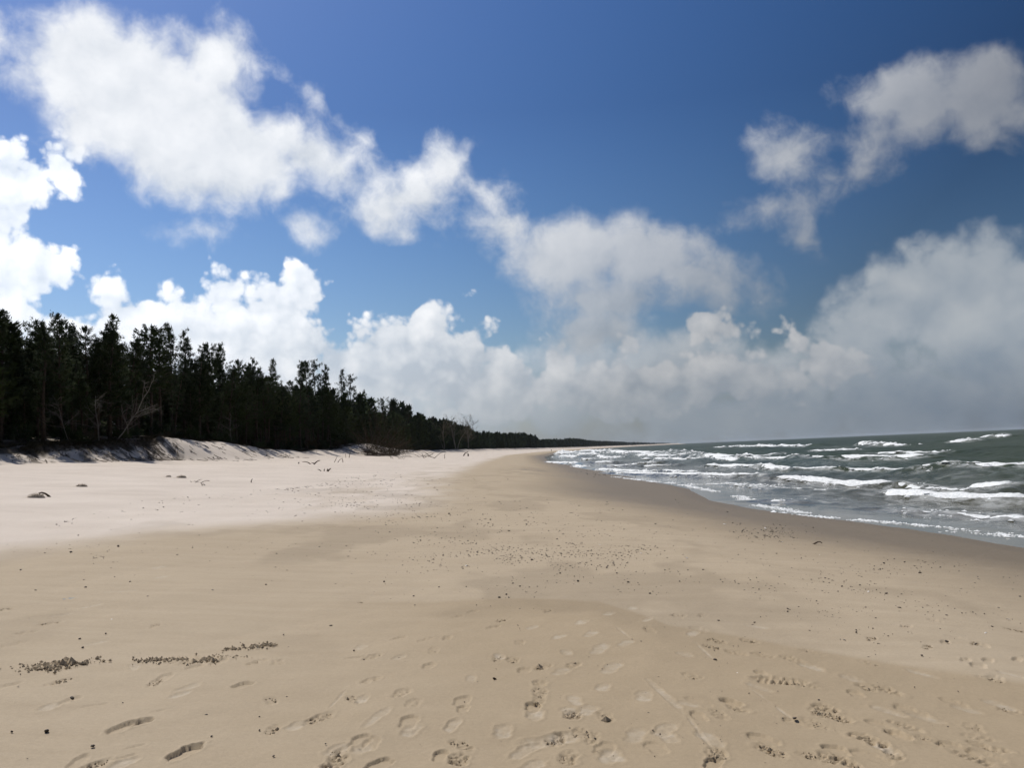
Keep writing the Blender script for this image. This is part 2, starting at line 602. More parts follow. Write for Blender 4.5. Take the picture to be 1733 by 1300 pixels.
dry, wet, brown, litter, pale = at('dry'), at('wet'), at('brown'), at('litter'), at('pale')
big = nb.noise(pos, 0.35, 5, 0.6)
mid = nb.noise(pos, 3.0, 5, 0.6)
mp = nb.node('ShaderNodeMapping')
mp.inputs['Rotation'].default_value = (0, 0, R(-38))
mp.inputs['Scale'].default_value = (0.45, 3.2, 1)
nb.put(mp.inputs['Vector'], pos)
streak = nb.noise(mp.outputs[0], 1.3, 5, 0.62)
fine = nb.noise(pos, 160.0, 3, 0.7)
grain = nb.noise(pos, 900.0, 1, 0.5)
pock = nb.noise(pos, 38.0, 4, 0.65)
c = nb.mix(nb.rng(nb.m('MULTIPLY_ADD', streak, 0.6, nb.m('MULTIPLY', big, 0.4)), 0.22, 0.80), (0.348, 0.280, 0.195), (0.437, 0.360, 0.261))
c = nb.mix(nb.m('MULTIPLY', brown, 0.85), c, nb.mix(mid, (0.307, 0.240, 0.156), (0.365, 0.288, 0.193)))
c = nb.mix(dry, c, nb.mix(nb.rng(big, 0.3, 0.7), (0.513, 0.446, 0.380), (0.608, 0.537, 0.465)))
c = nb.mix(nb.m('MULTIPLY', wet, 0.9), c, nb.mix(mid, (0.116, 0.090, 0.058), (0.150, 0.118, 0.078)))
c = nb.mix(pale, c, (0.48, 0.425, 0.345))
c = nb.mix(litter, c, nb.mix(nb.rng(mid, 0.35, 0.65), (0.016, 0.013, 0.009), (0.075, 0.058, 0.036)))
g = nb.m('MULTIPLY_ADD', nb.m('SUBTRACT', fine, 0.5), 0.34, nb.m('MULTIPLY_ADD', nb.m('SUBTRACT', grain, 0.5), 0.35, 1.0))
g = nb.m('MULTIPLY_ADD', nb.m('SUBTRACT', pock, 0.5), 0.26, g)
c = nb.v('SCALE', c, g)
nb.put(bs.inputs['Base Color'], c)
nb.put(bs.inputs['Roughness'], nb.rng(wet, 0.2, 1.0, 0.95, 0.55))
nb.put(bs.inputs['Specular IOR Level'], nb.rng(wet, 0.3, 1.0, 0.10, 0.28))
h = nb.m('MULTIPLY_ADD', streak, 0.14, nb.m('MULTIPLY_ADD', fine, 0.10, nb.m('MULTIPLY_ADD', mid, 0.25, nb.m('MULTIPLY', pock, 0.22))))
bump(nb, bs, h, 0.55, 0.02)

# --- footprints and marks: photograph pixel, length, width (metres), heading (0 = away from us, degrees clockwise), kind, depth
# kinds: deep = a crisp hole, tread = churned crumbs, faint = a light scuff, heap = a low churned heap
MARKS = [
    (315, 1271, .33, .15, 40, 'deep', .055), (213, 1230, .27, .13, 50, 'deep', .045), (240, 1224, .16, .10, 40, 'deep', .045),
    (411, 1161, .17, .14, 60, 'deep', .035), (330, 1130, .16, .10, 55, 'deep', .02), (540, 1216, .34, .12, 55, 'tread', .03), (503, 1228, .20, .12, 50, 'faint', .02),
    (568, 1289, .26, .17, 35, 'tread', .04), (570, 1268, .22, .13, 30, 'faint', .02), (150, 1297, .30, .10, 60, 'tread', .04),
    (318, 1166, .26, .10, 55, 'faint', .022), (305, 1178, .15, .09, 50, 'faint', .018), (628, 1153, .24, .11, 60, 'tread', .03), (680, 1176, .26, .12, 40, 'tread', .025),
    (630, 1113, .26, .11, 70, 'tread', .03), (675, 1114, .22, .10, 50, 'faint', .02), (725, 1128, .22, .10, 20, 'deep', .022), (722, 1085, .26, .08, 75, 'tread', .022),
    (674, 1081, .16, .09, 80, 'deep', .022), (600, 1114, .18, .05, 70, 'deep', .02), (782, 1189, .26, .12, 15, 'deep', .02), (784, 1201, .12, .09, 10, 'deep', .025),
    (693, 1225, .30, .12, 10, 'deep', .025), (696, 1237, .24, .12, 10, 'faint', .02), (610, 1254, .22, .13, 20, 'deep', .025), (612, 1266, .18, .12, 20, 'faint', .02),
    (640, 1216, .40, .08, 15, 'faint', .014), (635, 1296, .30, .14, 60, 'deep', .03), (746, 1277, .10, .09, 0, 'deep', .03), (775, 1285, .16, .12, 0, 'tread', .04),
    (851, 1240, .24, .13, 20, 'faint', .025), (868, 1118, .18, .12, 0, 'tread', .03), (887, 1135, .18, .11, 20, 'deep', .022), (914, 1157, .20, .12, 10, 'tread', .035),
    (914, 1173, .26, .12, 0, 'tread', .025), (902, 1198, .24, .14, 15, 'deep', .035), (905, 1212, .26, .14, 10, 'faint', .028), (920, 1130, .26, .12, 70, 'tread', .022),
    (970, 1127, .22, .12, 60, 'tread', .025), (950, 1138, .24, .13, 70, 'faint', .015), (968, 1212, .22, .14, 10, 'tread', .025), (935, 1253, .40, .20, 60, 'faint', .025),
    (940, 1256, .22, .15, 0, 'tread', .022), (890, 1270, .30, .12, 80, 'faint', .022), (962, 1284, .24, .15, 20, 'tread', .03), (900, 1297, .28, .12, 70, 'faint', .02),
    (1030, 1280, .26, .12, 30, 'faint', .015), (1035, 1130, .40, .14, 20, 'faint', .016), (985, 1055, .3, .14, 60, 'faint', .014), (1000, 1075, .3, .14, 50, 'faint', .016),
    (1015, 1100, .4, .14, 20, 'faint', .014), (1060, 1090, .3, .14, 70, 'faint', .014), (1090, 1180, .3, .16, 30, 'faint', .014), (1020, 1165, .24, .14, 40, 'faint', .016),
    (995, 1203, .28, .14, 50, 'faint', .014), (1075, 1245, .3, .16, 50, 'faint', .014), (1125, 1235, .32, .14, 75, 'faint', .02), (1095, 1050, .26, .10, 60, 'faint', .014),
    (1150, 1045, .26, .12, 70, 'tread', .022), (1190, 1042, .22, .12, 60, 'tread', .022), (1142, 1042, .2, .1, 80, 'tread', .02), (1172, 1072, .26, .12, 60, 'faint', .02),
    (1212, 1084, .26, .12, -70, 'tread', .026), (1245, 1105, .28, .12, -70, 'tread', .03), (1268, 1085, .24, .13, -60, 'tread', .03), (1290, 1110, .26, .12, -60, 'tread', .026),
    (1340, 1118, .28, .13, -60, 'tread', .030), (1372, 1131, .30, .13, -50, 'faint', .025), (1375, 1106, .28, .10, -70, 'tread', .02), (1160, 1108, .24, .12, -50, 'faint', .016),
    (1172, 1145, .22, .12, -70, 'tread', .02), (1320, 1155, .42, .24, -70, 'tread', .045), (1290, 1142, .14, .08, -30, 'deep', .025),
    (1235, 1187, .24, .11, -60, 'deep', .024), (1250, 1199, .20, .12, -60, 'tread', .025), (1398, 1198, .24, .20, -60, 'tread', .045), (1413, 1213, .28, .16, -70, 'tread', .045),
    (1440, 1150, .2, .14, -40, 'faint', .02), (1448, 1175, .14, .10, 0, 'deep', .022), (1503, 1169, .32, .13, -60, 'tread', .035), (1292, 1250, .24, .13, -70, 'deep', .026),
    (1305, 1270, .28, .13, -60, 'tread', .026), (1415, 1268, .20, .16, -30, 'deep', .03), (1422, 1285, .30, .17, -60, 'tread', .055), (1470, 1252, .28, .13, -60, 'tread', .045),
    (1497, 1268, .22, .10, -50, 'faint', .03), (1521, 1246, .24, .12, -40, 'deep', .045), (1490, 1229, .22, .10, -50, 'deep', .02), (1535, 1232, .24, .11, -60, 'tread', .025),
    (1540, 1203, .32, .13, -60, 'deep', .022), (1565, 1215, .28, .13, -60, 'faint', .022), (1510, 1208, .24, .10, -60, 'faint', .022), (1500, 1205, .26, .10, -60, 'faint', .02),
    (1615, 1188, .26, .10, -50, 'deep', .018), (1635, 1200, .24, .12, -50, 'faint', .015), (1690, 1192, .28, .12, -60, 'faint', .018), (1718, 1205, .26, .13, -60, 'tread', .022),
    (1560, 1140, .34, .10, -60, 'faint', .018), (1620, 1268, .3, .12, -70, 'deep', .022), (1645, 1285, .34, .12, -60, 'tread', .026), (1670, 1281, .24, .12, -60, 'deep', .02),
    (1475, 1281, .30, .12, -70, 'deep', .018), (1655, 1128, .24, .14, 70, 'deep', .03), (1685, 1150, .24, .16, 60, 'tread', .025), (1672, 1118, .2, .10, 80, 'deep', .03),
    (1635, 1117, .14, .09, 80, 'deep', .024), (1722, 1117, .2, .08, 80, 'deep', .03), (1600, 1087, .2, .1, 80, 'deep', .024), (1570, 1095, .24, .09, 80, 'tread', .02),
    (1535, 1061, .2, .12, 70, 'tread', .03), (1475, 1081, .26, .10, 80, 'tread', .02), (1650, 1090, .26, .1, 80, 'tread', .02), (1213, 1275, .22, .20, 0, 'tread', .03), (1207, 1291, .16, .10, 60, 'deep', .03),
    (1200, 1250, .34, .18, -40, 'faint', .02), (1030, 1040, .26, .14, 60, 'faint', .012), (1070, 1030, .2, .12, 60, 'faint', .012),
    (87, 1054, .28, .14, 60, 'tread', .03), (45, 1073, .36, .12, 60, 'tread', .025), (28, 1091, .34, .10, 60, 'tread', .022), (5, 1031, .34, .14, 70, 'tread', .03),
    (105, 1040, .26, .09, 60, 'faint', .02), (155, 1025, .26, .09, 60, 'faint', .02), (205, 1001, .4, .10, 60, 'faint', .02), (100, 1153, .24, .10, 60, 'tread', .02), (10, 1160, .24, .07, 60, 'deep', .02),
    (120, 1012, .2, .08, 60, 'faint', .02), (270, 960, .3, .12, 60, 'faint', .015), (275, 977, .3, .12, 60, 'faint', .015),
    (160, 1193, .20, .04, 55, 'deep', .012), (230, 1262, .14, .04, 45, 'deep', .012), (210, 1280, .14, .04, 40, 'deep', .012), (268, 1206, .12, .03, 50, 'deep', .01), (120, 1183, .14, .06, 40, 'deep', .02),
    (93, 1126, .50, .30, 50, 'heap', .05), (332, 1118, .56, .36, 74, 'heap', .05), (430, 1095, .36, .22, 60, 'heap', .045), (265, 1118, .5, .2, 80, 'heap', .014), (438, 1121, .26, .07, 65, 'tread', .022),
    (850, 1050, .24, .1, 80, 'tread', .018), (900, 1062, .24, .1, 60, 'faint', .014),
    (945, 1080, .26, .12, 60, 'faint', .015), (880, 1090, .2, .1, 10, 'tread', .018), (835, 1062, .16, .06, 80, 'deep', .02), (610, 1020, .2, .1, 70, 'tread', .015), (775, 1045, .14, .06, 80, 'deep', .018),
]
_mr = np.random.default_rng(17)
for _k in range(70):                                     # the lesser prints between the clear ones
    _y = 1030 + 265 * _mr.random() ** 0.8
    _x = _mr.uniform(600, 1720) if _k < 55 else _mr.uniform(60, 600)
    MARKS.append((_x, _y, _mr.uniform(.2, .28), _mr.uniform(.085, .12), _mr.normal(0 if _x < 1050 else -70, 45), ('tread', 'faint', 'tread', 'deep')[_k % 4], _mr.uniform(.012, .028)))
MK = []
for (px, py, L_, W_, hd, kd, dep) in MARKS:
    p = on_ground(px, py)
    if L_ < 0.38 and W_ > 0.055 and kd != 'heap':      # shoe prints: a foot long, pointing mostly along the beach
        L_, W_, hd = min(max(L_, 0.20), 0.30), min(max(W_, 0.085), 0.125), hd * 0.38
    MK.append((p[0], p[1], L_, W_, R(hd), kd, dep))


# thin straight lines where something was dragged or blown along: both ends in photograph pixels
for (x0, y0, x1, y1, w_) in ((1175, 1085, 1208, 1117, .03), (1262, 1161, 1308, 1190, .022), (1310, 1192, 1343, 1217, .03), (1040, 1060, 1068, 1083, .03), (1160, 1210, 1212, 1274, .035), (1096, 1150, 1160, 1212, .07), (555, 1200, 590, 1165, .03)):
    p, q_ = on_ground(x0, y0), on_ground(x1, y1)
    dv_ = q_ - p
    MK.append(((p[0] + q_[0]) / 2, (p[1] + q_[1]) / 2, float(np.hypot(dv_[0], dv_[1])), w_, math.atan2(dv_[0], dv_[1]), 'line', .012))


def mark_local(m, X, Y):
    dx, dy = X - m[0], Y - m[1]
    c_, s_ = math.cos(m[4]), math.sin(m[4])
    return (dx * s_ + dy * c_), (dx * c_ - dy * s_)          # along, across


def apply_marks(X, Y, Z, pale_):
    own = np.full(X.shape, -1, np.int32)
    best = np.full(X.shape, 9.0)
    for i, m in enumerate(MK):
        rad = m[2] * (0.6 if m[5] == 'line' else 0.95) + 0.06
        w = np.nonzero((np.abs(X - m[0]) < rad) & (np.abs(Y - m[1]) < rad))[0]
        if not len(w):
            continue
        x, y = X[w], Y[w]
        a, c_ = mark_local(m, x, y)
        hl, hw = m[2] * 0.44, m[3] * 0.46
        waist = 1 - 0.22 * np.exp(-((a / hl + 0.15) / 0.30) ** 2)
        if m[5] == 'heap':
            waist = 1 + 0.5 * fbm(x * 9, y * 9, 3, 0.6, 900 + i)
        e = np.sqrt((a / hl) ** 2 + (c_ / (hw * waist)) ** 2) + 0.55 * fbm(x * 17, y * 17, 3, 0.6, 70 + i)
        dep = m[6] * {'deep': 0.80, 'tread': 0.55, 'faint': 0.45, 'heap': 0.5, 'line': 0.6}[m[5]]
        edge = {'deep': 0.10, 'tread': 0.24, 'faint': 0.30, 'heap': 0.3, 'line': 0.4}[m[5]]
        inside = 1 - sstep(1 - edge, 1 + edge * 0.4, e)
        rim = np.exp(-((e - 1.22) / 0.16) ** 2)
        crumb = fbm(x * 46, y * 46, 2, 0.6, 300 + i)
        if m[5] == 'deep':
            dz = -0.62 * dep * inside * (0.85 + 0.15 * np.clip(a / hl, -1, 1)) + 0.16 * dep * rim * (0.5 + crumb)
        elif m[5] == 'tread':
            ridge = np.sin(a * 2 * np.pi / 0.045 + 3 * fbm(x * 10, y * 10, 2, 0.5, 40 + i))
            dz = inside * (-0.45 * dep + 0.30 * dep * ridge * sstep(1, .6, e) + 1.5 * dep * crumb) + 0.25 * dep * rim * (0.5 + crumb)
        elif m[5] in ('faint', 'line'):
            dz = inside * (-0.55 * dep + 0.5 * dep * crumb) + 0.22 * dep * rim
            pale_[w] = np.maximum(pale_[w], inside * (0.12 + 0.9 * np.clip(fbm(x * 14, y * 14, 3, 0.65, 5 + i) + 0.12, 0, 0.5)))
        else:
            cl = np.abs(fbm(x * 34, y * 34, 3, 0.7, 500 + i))
            dz = inside * dep * (0.10 + 2.6 * cl * (0.5 + vnoise(x * 40, y * 40, 9)) - 0.5 * vnoise(x * 12, y * 12, 600 + i))
        Z[w] += dz
        take = (e < 1.30) & (e < best[w])
        best[w[take]] = e[take]
        own[w[take]] = i
    return own


# --- the ground as one sheet: a fan of rows round the place where we stand, dense near us, reaching past the headland
hf = math.atan(866.5 / FPX) + R(2.2)
ths = np.concatenate([np.linspace(-R(75), -hf, 14)[:-1], np.linspace(-hf, hf, 860), np.linspace(hf, R(75), 14)[1:]])
rows = [2.2]
while rows[-1] < 9000:
    r = rows[-1]
    px_row = r * r / (FPX * 1.65)
    dr = 1.3 * px_row if r > 3.9 else 0.08
    if r > 30:
        dr = min(dr, 0.75 if r < 70 else 0.75 + (r - 70) * 0.014)
    if r > 400:
        dr = r * 0.03
    rows.append(r + dr)
rows = np.array(rows)
TH, RR = np.meshgrid(ths, rows)
GX, GY = (RR * np.sin(TH)).ravel(), (RR * np.cos(TH)).ravel()
GZ = ground_z(GX, GY)
near = GY < 45
tt = GX - shore(GY)
# moisture and state of the sand
n1 = fbm(GX / 3.0, GY / 5.0, 4, 0.55, 51)
n2 = fbm(GX / 0.8, GY / 1.2, 3, 0.55, 52)
dry_edge = np.interp(GY, [-50, 6, 10, 13, 17, 21, 28, 34, 50, 108, 200, 400], [-9.5, -9.5, -9.0, -8.0, -5.8, -3.5, -3.2, -3.6, -4.2, -4.9, -4.5, -4.5]) + (coast(GY) - 9)
dryv = sstep(1.7, -1.9, GX - dry_edge + 2.2 * n1 + 0.6 * n2)
wet_edge = np.interp(GY, [0, 14, 18, 26, 40, 62, 110, 190, 400], [7.8, 6.6, 5.4, 3.8, 2.2, 3.0, 4.0, 4.0, 5.0]) + (coast(GY) - 9)
wetv = sstep(-3.6, 3.0, GX - wet_edge + 1.6 * n1 + 0.4 * n2)
wetv = np.maximum(wetv * 0.93, sstep(-3.0, -0.6, tt + 0.8 * n1))
damp = sstep(0.03, 0.20, fbm(GX / 1.5 + 0.4 * n2, GY / 3.4, 4, 0.55, 58) + 0.10 * n2) * sstep(-22, -15, tt) * sstep(5.5, 9, GY) * sstep(90, 40, GY)
wetv = np.maximum(wetv, 0.24 * damp)
wetv = np.maximum(wetv, 0.8 * np.exp(-(((GX - 1.4) / 2.2) ** 2 + ((GY - 75) / 16) ** 2)) * sstep(-0.1, 0.15, n1 + n2))
_bx = [at_z(px, py, 0.0) for px, py in ((300, 1060), (560, 1040), (700, 1032), (860, 1020), (1010, 1020), (1130, 1058), (1330, 1085), (1500, 1104), (1733, 1122), (1900, 1140))]
by = np.interp(GX, [p[0] for p in _bx], [p[1] for p in _bx])
brownv = sstep(0.12, -0.12, GY - by + 0.25 * n2) * sstep(-3.0, 0.2, GX + 1.2 * n1)
cx_, cz_, w_ = dune_lines(GY)
lit = sstep(0.25, -0.35, GX - cx_ + 1.1 * n2) * np.where(GY > 20, 1, 0)
lit = lit * (0.55 + 0.45 * sstep(-0.25, 0.05, n1)) 
dd = (GX - cx_) / w_
turf = sstep(1.25, 0.75, GX - cx_ + 1.3 * n2) * sstep(-0.3, 0.0, GX - cx_) * sstep(50, 55, GY) * sstep(190, 130, GY)
lit = np.maximum(lit, 0.95 * turf)
face = sstep(0.25, 0.5, dd) * sstep(1.05, 0.8, dd) * sstep(5, 4, w_) * sstep(0.0, 0.16, fbm((GX * 0.8 + GY) / 0.7, GX / 2.2, 4, 0.6, 57))
lit = np.maximum(lit, 0.75 * face)
dryv = dryv * (1 - 0.45 * sstep(0.02, 0.20, fbm(GX / 2.5, GY / 9.0, 4, 0.6, 53)) * sstep(-22, -12, tt))
palev = np.zeros_like(GX)
# low wind ripples and hollows
ca, sa = math.cos(R(38)), math.sin(R(38))
GZ += 0.004 * fbm((GX * ca - GY * sa) / 0.22, (GX * sa + GY * ca) / 1.4, 3, 0.55, 61) * sstep(40, 12, GY)
GZ += 0.030 * fbm(GX / 0.7, GY / 0.9, 3, 0.5, 62) * sstep(45, 20, GY) * sstep(2, -4, tt)
nm = GZ.copy()
own = apply_marks(GX, GY, GZ, palev)
nc = len(ths)
i = (np.arange(len(rows) - 1)[:, None] * nc + np.arange(nc - 1)[None, :]).ravel()
quads = np.stack([i, i + 1, i + nc + 1, i + nc], 1)
V3 = np.stack([GX, GY, GZ], 1)
ATT = dict(dry=dryv, wet=wetv, brown=brownv, litter=lit, pale=palev)
qown = own[quads]
qo = np.where((qown == qown[:, :1]).all(1), qown[:, 0], -1)
whole = mesh_np('whole_beach', V3, quads)
vn = np.empty(len(V3) * 3, np.float32)
whole.vertices.foreach_get('normal', vn)
vn = vn.reshape(-1, 3)
bpy.data.meshes.remove(whole)


def sub_sheet(name, sel):
    q = quads[sel]
    used, inv = np.unique(q.ravel(), return_inverse=True)
    me = mesh_np(name, V3[used], inv.reshape(-1, 4))
    for k, val in ATT.items():
        attr(me, k, val[used])
    me.normals_split_custom_set_from_vertices(vn[used].tolist())
    return me


beach = link('beach_sand', sub_sheet('beach_sand', qo < 0), mat=sand_mat)
tag(beach, kind='structure')
NAMES = {'deep': 'footprint', 'tread': 'footprint', 'faint': 'footprint', 'heap': 'churned_sand', 'line': 'drag_mark'}

# loose crumbs of sand thrown up in the churned patches and trodden prints
def crumbs(name, m, n, size, parent, seed):
    g = np.random.default_rng(seed)
    rr, aa = (np.abs(g.normal(0, 0.55, n)) if m[5] == 'heap' else np.sqrt(g.random(n)) * 0.8), g.uniform(0, 6.28, n)
    al, ac = rr * np.cos(aa) * m[2] * 0.47, rr * np.sin(aa) * m[3] * 0.5
    if m[5] == 'heap':
        ac = ac * (0.75 + 0.9 * fbm(al * 6, al * 0 + seed, 2, 0.6, seed))
    c_, s_ = math.cos(m[4]), math.sin(m[4])
    X, Y = m[0] + al * s_ + ac * c_, m[1] + al * c_ - ac * s_
    keep = fbm(X * 9, Y * 9, 2, 0.6, seed + 1) > -0.10
    X, Y = X[keep], Y[keep]
    k = len(X)
    if k < 4:
        return
    s = size * np.exp(g.normal(0, 0.5, k))
    Z = ground_z(X, Y) + s * 0.25 - (0.0 if m[5] == 'heap' else m[6] * 0.3)
    a = g.uniform(0, 6.28, k)
    base = np.array([(1, 0, 0), (0, 1, 0), (-1, 0, 0), (0, -1, 0), (0, 0, 1), (0, 0, -1)], float)
    v = base[None] * (s[:, None, None] * (0.65 + 0.7 * g.random((k, 6, 1))))
    ca, sa = np.cos(a)[:, None], np.sin(a)[:, None]
    v = np.stack([v[..., 0] * ca - v[..., 1] * sa, v[..., 0] * sa + v[..., 1] * ca, v[..., 2] * 0.8], -1) + np.stack([X, Y, Z], 1)[:, None, :]
    f = np.array([(0, 1, 4), (1, 2, 4), (2, 3, 4), (3, 0, 4), (1, 0, 5), (2, 1, 5), (3, 2, 5), (0, 3, 5)])
    me = mesh_np(name, v.reshape(-1, 3), None, (f[None] + (np.arange(k) * 6)[:, None, None]).reshape(-1, 3), False)
    for key in ATT:
        attr(me, key, np.full(k * 6, {'brown': 0.6}.get(key, 0.0)))
    o = link(name, me, parent, sand_mat)
    o['kind'] = 'stuff'


PARTS = {}
for k in range(len(MK)):
    sel = qo == k
    if sel.sum() > 8:
        PARTS[k] = link(NAMES[MK[k][5]], sub_sheet('footprint', sel), beach, sand_mat)
        if MK[k][5] == 'heap':
            crumbs('sand_crumbs', MK[k], 1300 if MK[k][6] > 0.03 else 160, 0.0066, PARTS[k], 40 + k)
        elif MK[k][5] == 'tread':
            crumbs('sand_crumbs', MK[k], int(12 + 600 * MK[k][6]), 0.0046, PARTS[k], 40 + k)


# ------------------------------------------------------------------ the sea
def on_sea(px, py, z=-0.85):
    return at_z(px, py, z)


# breaking waves and lines of foam: photograph pixels of both ends, height and width of the foam (metres), kind
# break = a tumbling crest, swash = the thin edge of foam running up the sand, streak = broken foam left behind
FOAM = [
    (1500, 823, 1760, 834, .46, 1.5, 'break'), (1311, 806, 1515, 811, .46, 1.3, 'break'), (1036, 798.5, 1301, 803, .40, 1.2, 'break'), (1560, 793, 1760, 793, .55, 1.6, 'break'),
    (1348, 775, 1416, 775, .45, 1.6, 'break'), (1417, 777, 1571, 776, .75, 2.2, 'break'), (1422, 786.5, 1605, 785, .30, 1.6, 'break'), (1195, 784.8, 1300, 786.8, .55, 1.6, 'break'), (1290, 787, 1340, 788, .40, 1.2, 'break'),
    (1257, 770, 1287, 770.4, .55, 2.0, 'break'), (1290, 768.5, 1313, 767, .55, 2.0, 'break'), (1239, 755.6, 1369, 754.4, .8, 4.0, 'break'), (1458, 753.5, 1536, 753.6, .8, 3.0, 'break'), (1458, 753.2, 1484, 753.0, 1.2, 3.0, 'break'),
    (1032, 765.5, 1151, 770.5, 1.2, 5.0, 'break'), (1060, 770.0, 1152, 773.0, .6, 4.0, 'break'), (1150, 771.5, 1245, 774.5, .75, 3.0, 'break'), (1104, 774.5, 1190, 776.5, .4, 2.0, 'break'), (1205, 775.0, 1250, 776.4, .5, 2.0, 'break'),
    (1006, 782.5, 1041, 781.5, .5, 1.6, 'break'), (1072, 782.8, 1110, 781.3, .45, 1.6, 'break'), (1027, 786.6, 1068, 785.6, .35, 1.6, 'break'), (1089, 786.5, 1138, 785.0, .35, 1.6, 'break'),
    (1011, 791.5, 1121, 797, .34, 1.2, 'break'), (924, 781.5, 981, 783.2, .5, 1.6, 'break'), (975, 786.5, 991, 789.5, .4, 1.2, 'break'), (1169, 797, 1182, 797, .3, 1.0, 'break'), (986, 776.8, 1000, 776.8, .5, 1.6, 'break'),
    (1645, 812, 1706, 814.5, .34, 1.2, 'break'), (1305, 838.5, 1331, 839, .22, .8, 'break'), (1513, 851, 1760, 865, .20, .75, 'break'), (1229, 814, 1302, 819, .16, .8, 'break'),
    (1207, 757, 1225, 757, .5, 3, 'break'), (1606, 748.2, 1660, 746.2, .8, 4, 'break'), (1666, 740, 1683, 739.6, 1.0, 5, 'break'), (1686, 739.5, 1712, 738.6, 1.0, 5, 'break'),
    (985, 762.6, 1032, 765.5, 1.0, 5, 'break'), (950, 764.5, 975, 766, .9, 4, 'break'), (975, 768.0, 1010, 770.5, .8, 4, 'break'), (940, 767.5, 962, 768.5, .6, 3, 'break'), (1010, 772.0, 1050, 773.8, .5, 3, 'break'), (950, 771.5, 985, 773.0, .6, 3, 'break'),
    (1338, 787.6, 1424, 786.6, .26, 1.0, 'break'), (1513, 811.5, 1648, 816, .22, .9, 'break'), (1600, 785.2, 1760, 784.0, .30, 1.4, 'break'), (1245, 775.2, 1350, 775.6, .34, 1.4, 'break'), (1120, 797.2, 1180, 799.5, .3, 1.0, 'break'), (1480, 765, 1600, 763.5, .35, 1.6, 'break'), (1372, 761, 1452, 760, .4, 1.8, 'break'),
    (1233, 816, 1326, 818, .10, .7, 'swash'), (1282, 822.5, 1405, 825, .10, .7, 'swash'), (1037, 808, 1182, 818, .10, .6, 'swash'), (1180, 816.5, 1300, 820.5, .08, .6, 'swash'),
    (1242, 835, 1273, 843.5, .12, .5, 'swash'), (1276, 849, 1383, 867, .09, .45, 'swash'), (1314, 862.5, 1527, 880.5, .10, .42, 'swash'), (1540, 880, 1575, 884, .07, .3, 'swash'), (1573, 884, 1780, 906, .11, .55, 'swash'),
    (1435, 824, 1500, 824, .10, .6, 'swash'), (1150, 817, 1215, 829, .07, .4, 'swash'),
]
SEG = []
for (x0, y0, x1, y1, h_, w_, kd) in FOAM:
    zz = SEA_Z + (0.12 if kd == 'swash' else 0.30)
    a, c_ = at_z(x0, y0, zz), at_z(x1, y1, zz)
    SEG.append((a[:2], c_[:2], h_, w_, kd))


def seg_coords(s, X, Y):
    d = s[1] - s[0]
    L = np.linalg.norm(d)
    d = d / L
    nrm = np.array([d[1], -d[0]])
    if nrm[0] < 0:
        nrm = -nrm                                # points out to sea
    u = (X - s[0][0]) * d[0] + (Y - s[0][1]) * d[1]
    v = (X - s[0][0]) * nrm[0] + (Y - s[0][1]) * nrm[1]
    return u, v, L


wr = np.random.default_rng(3)
WV = []
for k in range(46):
    lam = 0.55 * 1.105 ** k if k < 30 else 10.5 * 1.07 ** (k - 30)
    ang = math.pi + wr.normal(0, 0.55 if lam < 4 else 0.22)          # mostly running straight in
    WV.append((lam, ang, wr.random() * 6.28, 0.0042 * lam ** 0.85 * (0.6 + 0.8 * wr.random()) * (1.0 if lam < 12 else 0.75)))


def sea_z(X, Y, res=0.0):
    t = X - shore(Y)
    grow = sstep(1.5, 14, t)
    ripple = sstep(0.8, 4.5, t)
    z = np.full(X.shape, SEA_Z) + 0.012 * fbm(X / 1.5, Y / 1.5, 2, 0.5, 5)
    ux = X + 1.2 * fbm(X / 14, Y / 14, 2, 0.5, 81)
    uy = Y + 1.2 * fbm(X / 14, Y / 14, 2, 0.5, 82)
    gust = 0.7 + 0.9 * vnoise(X / 18, Y / 22, 83)
    for lam, ang, ph, amp in WV:
        k = 2 * np.pi / lam
        keep = sstep(1.6, 3.2, lam / np.maximum(res, 1e-3)) if np.ndim(res) else 1.0
        s = np.sin(k * (ux * math.cos(ang) + uy * math.sin(ang)) + ph)
        z += amp * (grow if lam > 2.2 else ripple) * keep * gust * (s + 0.35 * s * np.abs(s))
    lace = np.zeros(X.shape)
    for i, sg in enumerate(SEG):
        if sg[4] == 'swash':
            continue
        u, v, L = seg_coords(sg, X, Y)
        w = np.nonzero((u > -0.6 * L - 12) & (u < 1.6 * L + 12) & (np.abs(v) < 7 * sg[3] + 2))[0]
        if not len(w):
            continue
        uu, vv = u[w], v[w] + 0.5 * sg[3] * fbm(u[w] / 3.5, u[w] * 0 + i, 2, 0.5, 90 + i)
        ex = np.maximum(np.maximum(-uu, uu - L), 0)
        along = np.exp(-(ex / (0.12 * L + 1.5)) ** 2)
        wd = sg[3] * 1.1
        prof = np.where(vv < 0, np.exp(-(vv / (0.40 * wd)) ** 2), np.exp(-(vv / (1.1 * wd)) ** 2))
        z[w] += sg[2] * 0.62 * along * prof
        lace[w] = np.maximum(lace[w], along * np.exp(-ex / 2) * sstep(-2.2 * wd, 0, vv) * sstep(2.2 * wd, 0.2, vv) * 0.5)
        lace[w] = np.maximum(lace[w], 0.22 * np.exp(-ex / 2) * np.exp(-((vv + 2.6 * wd) / (1.6 * wd)) ** 2))
    return z, lace


